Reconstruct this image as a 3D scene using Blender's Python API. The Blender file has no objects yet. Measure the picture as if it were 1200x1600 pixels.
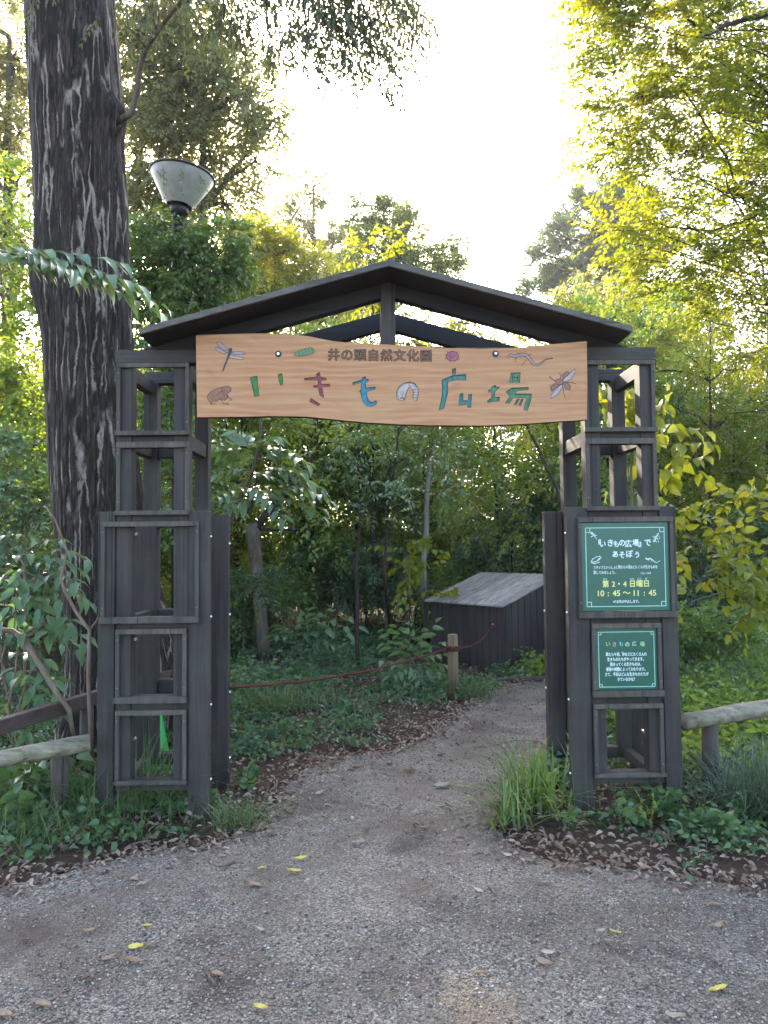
import bpy, math, random
import numpy as np
from mathutils import Vector, Matrix

S = bpy.context.scene
COL = S.collection
rng = np.random.default_rng(7)
random.seed(7)
R = math.radians

# ------------------------------------------------------------------ camera
F, CX, CY = 1150.0, 600.0, 800.0
CAM = np.array([-0.0979, -4.25, 1.5259])
YAW, PIT, ROL = -0.0167, 0.0439, 0.0102
MCAM = (Matrix.Rotation(YAW, 3, 'Z') @ Matrix.Rotation(PIT, 3, 'X') @ Matrix.Rotation(ROL, 3, 'Y'))
MN = np.array(MCAM)


def ray(px, py):
    v = MN @ np.array([(px - CX) / F, 1.0, -(py - CY) / F])
    return v


def at(px, py, Y):
    """point at world depth Y seen at that place of the picture"""
    d = ray(px, py)
    return CAM + d * ((Y - CAM[1]) / d[1])


def gp(px, py, z=0.0):
    d = ray(px, py)
    return CAM + d * ((z - CAM[2]) / d[2])


cd = bpy.data.cameras.new('camera')
cam = bpy.data.objects.new('camera', cd)
COL.objects.link(cam)
cam.matrix_world = Matrix.Translation(CAM) @ MCAM.to_4x4() @ Matrix.Rotation(math.pi / 2, 4, 'X')
cd.sensor_fit = 'VERTICAL'
cd.sensor_height = 36.0
cd.lens = 36.0 * F / 1600.0
cd.clip_start = 0.05
cd.clip_end = 800
S.camera = cam

# ------------------------------------------------------------------ light
sd = ray(350, 205)
sd = sd / np.linalg.norm(sd)
EL = math.asin(sd[2])
AZ = math.atan2(sd[0], sd[1])
w = bpy.data.worlds.new("World")
S.world = w
w.use_nodes = True
nt = w.node_tree
bg = nt.nodes['Background']
sky = nt.nodes.new('ShaderNodeTexSky')
sky.sky_type = 'NISHITA'
sky.sun_disc = False
sky.sun_elevation = EL
sky.sun_rotation = AZ
sky.air_density = 0.8
sky.dust_density = 3.0
sky.ozone_density = 0.6
nt.links.new(sky.outputs[0], bg.inputs[0])
bg.inputs[1].default_value = 0.15
sl = bpy.data.lights.new('sun', 'SUN')
sl.energy = 3.6
sl.angle = R(0.53)
sl.color = (1.0, 0.9, 0.74)
so = bpy.data.objects.new('sun', sl)
COL.objects.link(so)
so.rotation_euler = Vector(sd).to_track_quat('Z', 'Y').to_euler()
so.location = (-3, 10, 14)
S.view_settings.view_transform = 'Standard'
S.view_settings.look = 'None'
S.view_settings.gamma = 1.0
S.view_settings.use_curve_mapping = False
S.view_settings.exposure = 3.25
S.render.engine = 'CYCLES'
S.cycles.use_denoising = True
S.cycles.max_bounces = 8
S.cycles.diffuse_bounces = 4
S.cycles.transmission_bounces = 4
S.cycles.sample_clamp_indirect = 6.0

# ------------------------------------------------------------------ materials


ALB = 0.72     # real surfaces are darker than they look in the picture


def lin(r, g, b):
    def c(v):
        v /= 255.0
        return v / 12.92 if v <= 0.04045 else ((v + 0.055) / 1.055) ** 2.4
    return (c(r) * ALB, c(g) * ALB, c(b) * ALB, 1)


class NT:
    def __init__(s, name):
        s.m = bpy.data.materials.new(name)
        s.m.use_nodes = True
        s.t = s.m.node_tree
        s.p = s.t.nodes['Principled BSDF']
        s.out = s.t.nodes['Material Output']

    def n(s, typ, **kw):
        nd = s.t.nodes.new('ShaderNode' + typ)
        for k, v in kw.items():
            if k[0] == 'i' and k[1:].isdigit():
                nd.inputs[int(k[1:])].default_value = v
            else:
                setattr(nd, k, v)
        return nd

    def l(s, a, b):
        s.t.links.new(a, b)

    def coord(s, scale=(1, 1, 1), which='Object'):
        tc = s.n('TexCoord')
        mp = s.n('Mapping')
        mp.inputs['Scale'].default_value = scale
        s.l(tc.outputs[which], mp.inputs[0])
        return mp.outputs[0]

    def noise(s, vec, scale, detail=4, rough=0.55, dist=0.0):
        nd = s.n('TexNoise')
        nd.inputs['Scale'].default_value = scale
        nd.inputs['Detail'].default_value = detail
        nd.inputs['Roughness'].default_value = rough
        nd.inputs['Distortion'].default_value = dist
        s.l(vec, nd.inputs['Vector'])
        return nd.outputs['Fac']

    def ramp(s, fac, stops, interp='LINEAR'):
        nd = s.n('ValToRGB')
        e = nd.color_ramp.elements
        nd.color_ramp.interpolation = interp
        while len(e) < len(stops):
            e.new(0.5)
        for el, (p, c) in zip(e, stops):
            el.position = p
            el.color = c if len(c) == 4 else (*c, 1)
        s.l(fac, nd.inputs[0])
        return nd.outputs[0]

    def mix(s, fac, a, b, mode='MIX'):
        nd = s.n('MixRGB', blend_type=mode)
        for sock, v in ((nd.inputs[0], fac), (nd.inputs[1], a), (nd.inputs[2], b)):
            if hasattr(v, 'is_linked'):
                s.l(v, sock)
            else:
                sock.default_value = v
        return nd.outputs[0]

    def bump(s, h, strength=0.3, dist=0.01, prev=None):
        nd = s.n('Bump')
        nd.inputs['Strength'].default_value = strength
        nd.inputs['Distance'].default_value = dist
        s.l(h, nd.inputs['Height'])
        if prev is not None:
            s.l(prev, nd.inputs['Normal'])
        return nd.outputs[0]

    def fin(s, col=None, rough=0.6, nrm=None, spec=0.4):
        if col is not None:
            if hasattr(col, 'is_linked'):
                s.l(col, s.p.inputs['Base Color'])
            else:
                s.p.inputs['Base Color'].default_value = col
        if hasattr(rough, 'is_linked'):
            s.l(rough, s.p.inputs['Roughness'])
        else:
            s.p.inputs['Roughness'].default_value = rough
        s.p.inputs['Specular IOR Level'].default_value = spec
        if nrm is not None:
            s.l(nrm, s.p.inputs['Normal'])
        return s.m


def m_wood(name, axis, dark, light, moss=None, rough=0.75, streak=1.0):
    t = NT(name)
    sc = [38.0, 38.0, 38.0]
    sc['xyz'.index(axis)] = 1.3
    v = t.coord(tuple(sc))
    g = t.noise(v, 1.0, 6, 0.65, 0.4)
    v2 = t.coord((1, 1, 1))
    b = t.noise(v2, 2.3, 3)
    c = t.ramp(g, [(0.25, dark), (0.5, tuple((a + d) / 2 for a, d in zip(dark, light))), (0.78, light)])
    pc = t.n('NewGeometry')
    isl = t.ramp(pc.outputs['Random Per Island'], [(0, (0.72, 0.72, 0.72)), (1, (1.28, 1.25, 1.2))])
    c = t.mix(1.0, c, isl, 'MULTIPLY')
    c = t.mix(t.ramp(b, [(0.35, (0, 0, 0)), (0.75, (0.45, 0.45, 0.45))]), c, light)
    if moss:
        mf = t.noise(v2, 5.0, 5, 0.6)
        c = t.mix(t.ramp(mf, [(0.5, (0, 0, 0)), (0.7, (0.6, 0.6, 0.6))]), c, moss)
    fl = t.noise(v2, 26.0, 3, 0.7)
    c = t.mix(t.ramp(fl, [(0.68, (0, 0, 0)), (0.74, (0.35, 0.35, 0.35))]), c, lin(120, 118, 104))
    dp = t.noise(t.coord(tuple(1.4 if a_ == axis else 7.0 for a_ in 'xyz')), 1.0, 4, 0.6)
    c = t.mix(t.ramp(dp, [(0.5, (0, 0, 0)), (0.72, (0.55, 0.55, 0.55))]), c, tuple(x * 0.6 for x in dark[:3]) + (1,))
    # thin dark drying cracks along the grain
    sc2 = [60.0] * 3
    sc2['xyz'.index(axis)] = 0.8
    k = t.noise(t.coord(tuple(sc2)), 1.0, 2, 0.4, 0.2)
    c = t.mix(t.ramp(k, [(0.66, (0, 0, 0)), (0.72, (0.8, 0.8, 0.8))]), c, tuple(x * 0.35 for x in dark[:3]) + (1,))
    nb = t.bump(g, 0.35 * streak, 0.004)
    nb = t.bump(k, -0.3, 0.003, nb) if False else nb
    return t.fin(c, rough, nb, 0.35)


DARK, LITE = lin(31, 27, 25), lin(83, 74, 66)
MOSS = lin(70, 74, 58)
W = {a: m_wood('weathered_wood_' + a, a, DARK, LITE, MOSS) for a in 'xyz'}
Wl = {a: m_wood('weathered_lid_' + a, a, lin(90, 86, 84), lin(150, 144, 138)) for a in 'xyz'}
Wb = {a: m_wood('weathered_box_' + a, a, lin(34, 29, 27), lin(74, 65, 60)) for a in 'xyz'}
Wtrim = {a: m_wood('trim_wood_' + a, a, lin(47, 42, 37), lin(104, 95, 83), MOSS) for a in 'xyz'}
Wfas = m_wood('fascia_wood_x', 'x', lin(66, 62, 56), lin(112, 106, 96), MOSS)
Wroof = {a: m_wood('roof_wood_' + a, a, lin(17, 15, 15), lin(37, 33, 32)) for a in 'xyz'}
Wfence = m_wood('log_wood', 'x', lin(62, 54, 42), lin(170, 158, 130), lin(84, 92, 60))
Wfpost = m_wood('fence_post_wood', 'z', lin(50, 43, 37), lin(92, 80, 68), lin(58, 64, 42))
Wbrown = m_wood('brown_rail_wood', 'x', lin(62, 47, 40), lin(106, 86, 75))
Wpost = m_wood('rope_post_wood', 'z', lin(84, 66, 48), lin(142, 118, 90))


def m_plain(name, col, rough=0.5, spec=0.4, metal=0.0):
    t = NT(name)
    v = t.coord()
    n = t.noise(v, 14, 4)
    c = t.mix(1.0, col, t.ramp(n, [(0.3, (0.86, 0.86, 0.86)), (0.75, (1.08, 1.08, 1.08))]), 'MULTIPLY')
    t.p.inputs['Metallic'].default_value = metal
    return t.fin(c, rough, None, spec)


M_steel = m_plain('bolt_steel', (0.75, 0.74, 0.72, 1), 0.3, 0.5, 1.0)
M_screw = m_plain('dull_screw', (0.16, 0.155, 0.15, 1), 0.5, 0.5, 0.8)
M_iron = m_plain('dark_iron', lin(60, 56, 54), 0.5, 0.5, 0.6)


def m_board():
    t = NT('sign_board_wood')
    v = t.coord((0.9, 6, 13))
    nz = t.noise(t.coord((1.2, 1, 2.5)), 1.6, 3)
    wv = t.n('TexWave', wave_type='BANDS', bands_direction='Z')
    wv.inputs['Scale'].default_value = 7.0
    wv.inputs['Distortion'].default_value = 14.0
    wv.inputs['Detail'].default_value = 3.0
    wv.inputs['Detail Scale'].default_value = 0.8
    t.l(t.coord((0.22, 1, 1)), wv.inputs[0])
    g = t.noise(t.coord((2.2, 50, 70)), 1.0, 5, 0.6, 0.3)
    a, b, c3 = lin(160, 108, 76), lin(197, 147, 100), lin(186, 128, 84)
    c = t.ramp(wv.outputs['Fac'], [(0.1, c3), (0.6, lin(190, 136, 92)), (1.0, b)])
    c = t.mix(t.ramp(nz, [(0.4, (0, 0, 0)), (0.65, (0.7, 0.7, 0.7))]), c, lin(196, 150, 104))
    c = t.mix(1.0, c, t.ramp(g, [(0.3, (0.82, 0.80, 0.78)), (0.7, (1.08, 1.08, 1.08))]), 'MULTIPLY')
    st = t.noise(t.coord((3, 3, 9)), 1.7, 4, 0.6)
    c = t.mix(t.ramp(st, [(0.62, (0, 0, 0)), (0.8, (0.45, 0.45, 0.45))]), c, lin(124, 80, 58))
    return t.fin(c, 0.6, t.bump(g, 0.15, 0.002), 0.3)


M_board = m_board()
M_bark_edge = m_plain('sign_bark_edge', lin(84, 60, 44), 0.8)


def m_carve(name, col):
    t = NT(name)
    g = t.noise(t.coord((60, 8, 22)), 1.0, 3, 0.6)
    c = t.mix(1.0, col, t.ramp(g, [(0.35, (0.7, 0.7, 0.7)), (0.6, (1.1, 1.1, 1.1))]), 'MULTIPLY')
    return t.fin(c, 0.6, t.bump(g, 0.6, 0.004), 0.3)


M_line = m_plain('carved_line', lin(66, 48, 40), 0.7, 0.2)


def m_leaf(name, cols, trans=0.4, tcol=None, rough=0.42, spec=0.4, nscale=0.9):
    """cols: darker, middle, lighter leaf colours spread over single leaves"""
    t = NT(name)
    g = t.n('NewGeometry')
    c = t.ramp(g.outputs['Random Per Island'], [(0.0, cols[0]), (0.5, cols[1]), (1.0, cols[2])])
    nz = t.noise(t.coord(), nscale, 2)
    c = t.mix(t.ramp(nz, [(0.38, (0, 0, 0)), (0.68, (0.75, 0.75, 0.75))]), c, cols[2] if len(cols) < 4 else cols[3])
    t.fin(c, rough, None, spec)
    tr = t.n('BsdfTranslucent')
    tc = t.mix(1.0, c, tcol or (1.5, 1.45, 0.55, 1), 'MULTIPLY')
    t.l(tc, tr.inputs[0])
    mx = t.n('MixShader')
    mx.inputs[0].default_value = trans
    t.l(t.p.outputs[0], mx.inputs[1])
    t.l(tr.outputs[0], mx.inputs[2])
    t.l(mx.outputs[0], t.out.inputs[0])
    return t.m


L_dark = m_leaf('leaf_dark_green', [(0.05, 0.095, 0.032, 1), (0.08, 0.14, 0.042, 1), (0.13, 0.19, 0.05, 1)], 0.34, rough=0.36, spec=0.5)
L_ever = m_leaf('leaf_evergreen', [(0.042, 0.085, 0.040, 1), (0.06, 0.118, 0.052, 1), (0.09, 0.15, 0.06, 1)], 0.3, rough=0.3, spec=0.55)
L_mid = m_leaf('leaf_mid_green', [(0.082, 0.142, 0.036, 1), (0.13, 0.20, 0.046, 1), (0.19, 0.25, 0.052, 1)], 0.48)
L_yel = m_leaf('leaf_yellow_green', [(0.10, 0.135, 0.018, 1), (0.15, 0.19, 0.022, 1), (0.21, 0.225, 0.024, 1)], 0.5, (1.7, 1.5, 0.5, 1))
L_zel = m_leaf('leaf_right_tree', [(0.07, 0.105, 0.016, 1), (0.115, 0.155, 0.022, 1), (0.17, 0.195, 0.026, 1), (0.19, 0.185, 0.024, 1)], 0.52, (1.6, 1.5, 0.42, 1), nscale=1.6)
L_pale = m_leaf('leaf_pale_glossy', [(0.07, 0.13, 0.07, 1), (0.10, 0.17, 0.085, 1), (0.13, 0.20, 0.09, 1)], 0.35, rough=0.33, spec=0.6)
L_far = m_leaf('leaf_far_olive', [(0.12, 0.145, 0.08, 1), (0.165, 0.185, 0.095, 1), (0.22, 0.215, 0.10, 1), (0.24, 0.21, 0.09, 1)], 0.58, (1.35, 1.35, 0.75, 1), nscale=0.35)
L_thick = m_leaf('leaf_thicket', [(0.085, 0.155, 0.05, 1), (0.13, 0.21, 0.06, 1), (0.19, 0.265, 0.07, 1)], 0.45, rough=.36, spec=.5)
L_wood = m_leaf('leaf_far_wood', [(0.08, 0.12, 0.04, 1), (0.12, 0.165, 0.05, 1), (0.17, 0.205, 0.06, 1)], 0.48, nscale=0.25)
L_pine = m_leaf('pine_needles', [(0.055, 0.10, 0.075, 1), (0.075, 0.125, 0.09, 1), (0.11, 0.15, 0.095, 1)], 0.25, rough=0.5, nscale=0.3)
L_hang = m_leaf('leaf_hanging', [(0.05, 0.06, 0.03, 1), (0.07, 0.085, 0.035, 1), (0.11, 0.12, 0.035, 1)], 0.35, nscale=0.8)
L_grass = m_leaf('grass_blade', [(0.04, 0.075, 0.025, 1), (0.06, 0.11, 0.035, 1), (0.09, 0.14, 0.04, 1)], 0.3, rough=0.4)
L_lily = m_leaf('lily_turf_blade', [(0.07, 0.12, 0.035, 1), (0.10, 0.17, 0.045, 1), (0.15, 0.21, 0.055, 1)], 0.35, rough=0.36)
L_bluegr = m_leaf('grass_blue_green', [(0.04, 0.07, 0.045, 1), (0.055, 0.09, 0.055, 1), (0.08, 0.12, 0.065, 1)], 0.25, rough=0.4)
L_herb = m_leaf('leaf_herb', [(0.04, 0.08, 0.038, 1), (0.06, 0.115, 0.048, 1), (0.09, 0.15, 0.055, 1)], 0.3, rough=0.4, nscale=1.5)
L_cool = m_leaf('leaf_cool_green', [(0.045, 0.095, 0.05, 1), (0.065, 0.125, 0.06, 1), (0.095, 0.165, 0.07, 1)], 0.36, rough=.45)
L_litter = m_leaf('dry_leaf', [(0.085, 0.056, 0.038, 1), (0.19, 0.127, 0.085, 1), (0.38, 0.285, 0.205, 1), (0.15, 0.10, 0.068, 1)], 0.12, (1.1, 1.0, 0.8, 1), rough=0.7, spec=0.2, nscale=3)


def m_barky(name, dark, light, sc=1.0):
    t = NT(name)
    v = t.coord((9 * sc, 9 * sc, 2.2 * sc))
    n = t.noise(v, 1.5, 5, 0.65, 0.5)
    c = t.ramp(n, [(0.3, dark), (0.72, light)])
    return t.fin(c, 0.85, t.bump(n, 0.5, 0.01), 0.2)


B_grey = m_barky('bark_grey_brown', lin(72, 62, 52), lin(128, 114, 98))
B_dark = m_barky('bark_dark', lin(40, 34, 30), lin(78, 68, 60))
B_pale = m_barky('bark_pale', lin(104, 98, 86), lin(158, 150, 134))
B_twig = m_barky('bark_twig', lin(96, 78, 62), lin(150, 130, 110))


def m_bigbark():
    t = NT('bark_fissured')
    tc = t.coord((1, 1, 1))
    wob = t.n('TexNoise')
    wob.inputs['Scale'].default_value = 4.0
    wob.inputs['Detail'].default_value = 7.0
    wob.inputs['Roughness'].default_value = 0.65
    t.l(tc, wob.inputs['Vector'])
    off = t.n('VectorMath', operation='MULTIPLY_ADD')
    t.l(wob.outputs['Color'], off.inputs[0])
    off.inputs[1].default_value = (0.065, 0.065, 0.22)
    t.l(tc, off.inputs[2])
    mp = t.n('Mapping')
    mp.inputs['Scale'].default_value = (12.5, 12.5, 0.8)
    t.l(off.outputs[0], mp.inputs[0])
    vo = t.n('TexVoronoi', feature='DISTANCE_TO_EDGE')
    vo.inputs['Scale'].default_value = 1.0
    t.l(mp.outputs[0], vo.inputs['Vector'])
    edge = t.ramp(vo.outputs['Distance'], [(0.0, (1, 1, 1)), (0.035, (0.9, 0.9, 0.9)), (0.07, (0, 0, 0))])
    mask = t.ramp(t.noise(t.coord((4, 4, 1.6)), 1.6, 3, 0.6), [(0.45, (0, 0, 0)), (0.54, (1, 1, 1))])
    fine = t.noise(t.coord((40, 40, 5)), 1.0, 6, 0.7, 0.6)
    rough_n = t.noise(t.coord((18, 18, 9)), 1.3, 5, 0.7)
    base = t.ramp(fine, [(0.3, lin(19, 15, 14)), (0.5, lin(52, 44, 38)), (0.72, lin(100, 87, 76))])
    mossy = t.ramp(t.noise(tc, 3.0, 5), [(0.52, (0, 0, 0)), (0.68, (0.6, 0.6, 0.6))])
    base = t.mix(mossy, base, lin(46, 48, 34))
    lt = t.ramp(rough_n, [(0.3, lin(104, 92, 82)), (0.7, lin(172, 158, 142))])
    fac = t.mix(1.0, edge, mask, 'MULTIPLY')
    c = t.mix(fac, base, lt)
    lich = t.ramp(t.noise(t.coord((5, 5, 3)), 2.6, 4, 0.7), [(0.66, (0, 0, 0)), (0.72, (0.75, 0.75, 0.75))])
    c = t.mix(lich, c, lin(120, 118, 108))
    h = t.mix(0.45, t.ramp(vo.outputs['Distance'], [(0, (0, 0, 0)), (0.16, (1, 1, 1))]), fine)
    nb = t.bump(h, 0.9, 0.03)
    nb = t.bump(rough_n, 0.5, 0.012, nb)
    return t.fin(c, 0.9, nb, 0.15)


B_big = m_bigbark()


def m_soil():
    t = NT('forest_soil')
    v = t.coord()
    n = t.noise(v, 1.2, 6, 0.6)
    f = t.noise(v, 40, 5, 0.7)
    c = t.ramp(n, [(0.3, lin(54, 44, 36)), (0.55, lin(84, 68, 54)), (0.75, lin(66, 62, 44))])
    c = t.mix(1.0, c, t.ramp(f, [(0.3, (0.6, 0.6, 0.6)), (0.75, (1.35, 1.3, 1.25))]), 'MULTIPLY')
    return t.fin(c, 0.95, t.bump(f, 0.8, 0.02), 0.15)


def m_gravel():
    t = NT('gravel')
    v = t.coord()
    vo = t.n('TexVoronoi')
    vo.inputs['Scale'].default_value = 140.0
    t.l(v, vo.inputs['Vector'])
    vo2 = t.n('TexVoronoi')
    vo2.inputs['Scale'].default_value = 230.0
    t.l(v, vo2.inputs['Vector'])
    sep = t.n('SeparateColor')
    t.l(vo.outputs['Color'], sep.inputs[0])
    c = t.ramp(sep.outputs[0], [(0.0, lin(88, 78, 68)), (0.5, lin(127, 115, 100)), (0.85, lin(159, 145, 126)), (1.0, lin(184, 176, 166))])
    sep2 = t.n('SeparateColor')
    t.l(vo2.outputs['Color'], sep2.inputs[0])
    c2 = t.ramp(sep2.outputs[0], [(0.0, lin(73, 62, 53)), (1.0, lin(139, 123, 104))])
    fines = t.ramp(t.noise(v, 2.1, 5, 0.6), [(0.42, (0, 0, 0)), (0.62, (1, 1, 1))])
    c = t.mix(fines, c, c2)
    dirt = t.ramp(t.noise(v, 1.7, 6, 0.65, 0.6), [(0.54, (0, 0, 0)), (0.66, (0.85, 0.85, 0.85))])
    c = t.mix(dirt, c, lin(86, 71, 61))
    h = t.ramp(vo.outputs['Distance'], [(0.0, (1, 1, 1)), (0.6, (0, 0, 0))])
    nb = t.bump(h, 0.9, 0.006)
    nb = t.bump(t.noise(v, 3.0, 4), 0.3, 0.03, nb)
    return t.fin(c, 0.85, nb, 0.25)


def m_pebble():
    t = NT('pebble')
    g = t.n('NewGeometry')
    c = t.ramp(g.outputs['Random Per Island'], [(0.0, lin(73, 68, 63)), (0.3, lin(118, 108, 94)), (0.7, lin(156, 142, 123)), (0.94, lin(173, 161, 144)), (1.0, lin(197, 189, 179))])
    return t.fin(c, 0.8, None, 0.3)


M_soil, M_gravel, M_pebble = m_soil(), m_gravel(), m_pebble()

# ------------------------------------------------------------------ mesh helpers
ORG = {}


def mesh_np(name, V, T, mat):
    me = bpy.data.meshes.new(name)
    V = np.asarray(V, np.float32)
    T = np.asarray(T, np.int32)
    me.vertices.add(len(V))
    me.vertices.foreach_set('co', V.ravel())
    me.loops.add(T.size)
    me.loops.foreach_set('vertex_index', T.ravel())
    me.polygons.add(len(T))
    me.polygons.foreach_set('loop_start', np.arange(0, T.size, T.shape[1], dtype=np.int32))
    me.update(calc_edges=True)
    me.materials.append(mat)
    return me


def link(name, me, parent=None):
    o = bpy.data.objects.new(name, me)
    COL.objects.link(o)
    if parent is not None:
        o.parent = parent
    return o


def org(o):
    while o is not None and o.parent is not None:
        o = o.parent
    return np.array(o.location) if o is not None else np.zeros(3)


def obj_np(name, V, T, mat, parent=None, smooth=False):
    V = np.asarray(V, float) - org(parent)
    me = mesh_np(name, V, T, mat)
    if smooth:
        me.polygons.foreach_set('use_smooth', np.ones(len(T), bool))
    return link(name, me, parent)


def tag(o, label=None, cat=None, group=None, kind=None):
    if label: o['label'] = label
    if cat: o['category'] = cat
    if group: o['group'] = group
    if kind: o['kind'] = kind
    return o


def thing(name, label, cat, loc=(0, 0, 0), group=None):
    o = bpy.data.objects.new(name, None)
    o.empty_display_size = 0.2
    COL.objects.link(o)
    o.location = tuple(float(a) for a in loc)
    return tag(o, label, cat, group)


def copy_tree(o, parent=None):
    c = o.copy()
    COL.objects.link(c)
    c.parent = parent
    for ch in list(o.children):
        copy_tree(ch, c)
    return c


class MB:
    def __init__(s):
        s.v, s.f = [], []

    def box(s, x0, x1, y0, y1, z0, z1):
        b = len(s.v)
        s.v += [(x0, y0, z0), (x1, y0, z0), (x1, y1, z0), (x0, y1, z0), (x0, y0, z1), (x1, y0, z1), (x1, y1, z1), (x0, y1, z1)]
        s.f += [tuple(b + i for i in q) for q in ((0, 3, 2, 1), (4, 5, 6, 7), (0, 1, 5, 4), (1, 2, 6, 5), (2, 3, 7, 6), (3, 0, 4, 7))]
        return s

    def hexa(s, pts):
        b = len(s.v)
        s.v += [tuple(p) for p in pts]
        s.f += [tuple(b + i for i in q) for q in ((0, 3, 2, 1), (4, 5, 6, 7), (0, 1, 5, 4), (1, 2, 6, 5), (2, 3, 7, 6), (3, 0, 4, 7))]
        return s

    def prism(s, poly, y0, y1):
        """polygon in xz run along y"""
        b, n = len(s.v), len(poly)
        s.v += [(x, y0, z) for x, z in poly] + [(x, y1, z) for x, z in poly]
        s.f.append(tuple(b + i for i in range(n)))
        s.f.append(tuple(b + n + i for i in reversed(range(n))))
        for i in range(n):
            j = (i + 1) % n
            s.f.append((b + j, b + i, b + n + i, b + n + j))
        return s

    def tube(s, pts, rad, n=8, cap=True):
        pts = [np.asarray(p, float) for p in pts]
        if not hasattr(rad, '__len__'):
            rad = [rad] * len(pts)
        b = len(s.v)
        ref = None
        for i, p in enumerate(pts):
            t = pts[min(i + 1, len(pts) - 1)] - pts[max(i - 1, 0)]
            t = t / (np.linalg.norm(t) + 1e-9)
            if ref is None:
                ref = np.array([1.0, 0, 0]) if abs(t[0]) < 0.8 else np.array([0, 0, 1.0])
            u = ref - t * ref.dot(t)
            u /= np.linalg.norm(u) + 1e-9
            ref = u
            q = np.cross(t, u)
            for k in range(n):
                a = 2 * math.pi * k / n
                s.v.append(tuple(p + rad[i] * (math.cos(a) * u + math.sin(a) * q)))
        for i in range(len(pts) - 1):
            for k in range(n):
                k2 = (k + 1) % n
                s.f.append((b + i * n + k, b + i * n + k2, b + (i + 1) * n + k2, b + (i + 1) * n + k))
        if cap:
            s.f.append(tuple(b + k for k in reversed(range(n))))
            s.f.append(tuple(b + (len(pts) - 1) * n + k for k in range(n)))
        return s

    def lathe(s, prof, c, n=32):
        b = len(s.v)
        for r, z in prof:
            for k in range(n):
                a = 2 * math.pi * k / n
                s.v.append((c[0] + r * math.cos(a), c[1] + r * math.sin(a), c[2] + z))
        for i in range(len(prof) - 1):
            for k in range(n):
                k2 = (k + 1) % n
                s.f.append((b + i * n + k, b + i * n + k2, b + (i + 1) * n + k2, b + (i + 1) * n + k))
        return s

    def build(s, name, mat, parent=None, bevel=0.0, smooth=False):
        me = bpy.data.meshes.new(name)
        o3 = org(parent)
        me.from_pydata([tuple(np.array(v) - o3) for v in s.v], [], s.f)
        me.materials.append(mat)
        if smooth:
            me.polygons.foreach_set('use_smooth', [True] * len(me.polygons))
        me.update()
        o = link(name, me, parent)
        if bevel:
            md = o.modifiers.new('bevel', 'BEVEL')
            md.width = bevel
            md.segments = 2
            md.limit_method = 'ANGLE'
        return o


def nrm(a):
    return a / (np.linalg.norm(a, axis=-1, keepdims=True) + 1e-9)


SH = {  # (along, across, lift) for leaf outlines
    'd': (np.array([[0, 0, 0], [.42, .5, .10], [1, 0, -.12], [.42, -.5, .10]]), np.array([[0, 2, 1], [0, 3, 2]])),
    'o': (np.array([[0, 0, 0], [.35, 0, .0], [.72, 0, -.05], [1, 0, -.2], [.26, .46, .1], [.62, .40, .06], [.26, -.46, .1], [.62, -.40, .06]]),
          np.array([[0, 1, 4], [1, 5, 4], [1, 2, 5], [2, 3, 5], [0, 6, 1], [1, 6, 7], [1, 7, 2], [2, 7, 3]])),
}


def leaves(P, LD, LN, ll, lw, shape='d'):
    """P positions, LD leaf directions, LN leaf normals, ll lengths, lw width/length"""
    W_ = nrm(np.cross(LD, LN))
    N_ = np.cross(W_, LD)
    A, T = SH[shape]
    k = len(A)
    V = (P[:, None, :] + ll[:, None, None] * (A[None, :, 0:1] * LD[:, None, :] + lw * A[None, :, 1:2] * W_[:, None, :] + A[None, :, 2:3] * N_[:, None, :] * (0.5 + lw)))
    TT = (np.arange(len(P))[:, None, None] * k + T[None]).reshape(-1, 3)
    return V.reshape(-1, 3), TT


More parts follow.
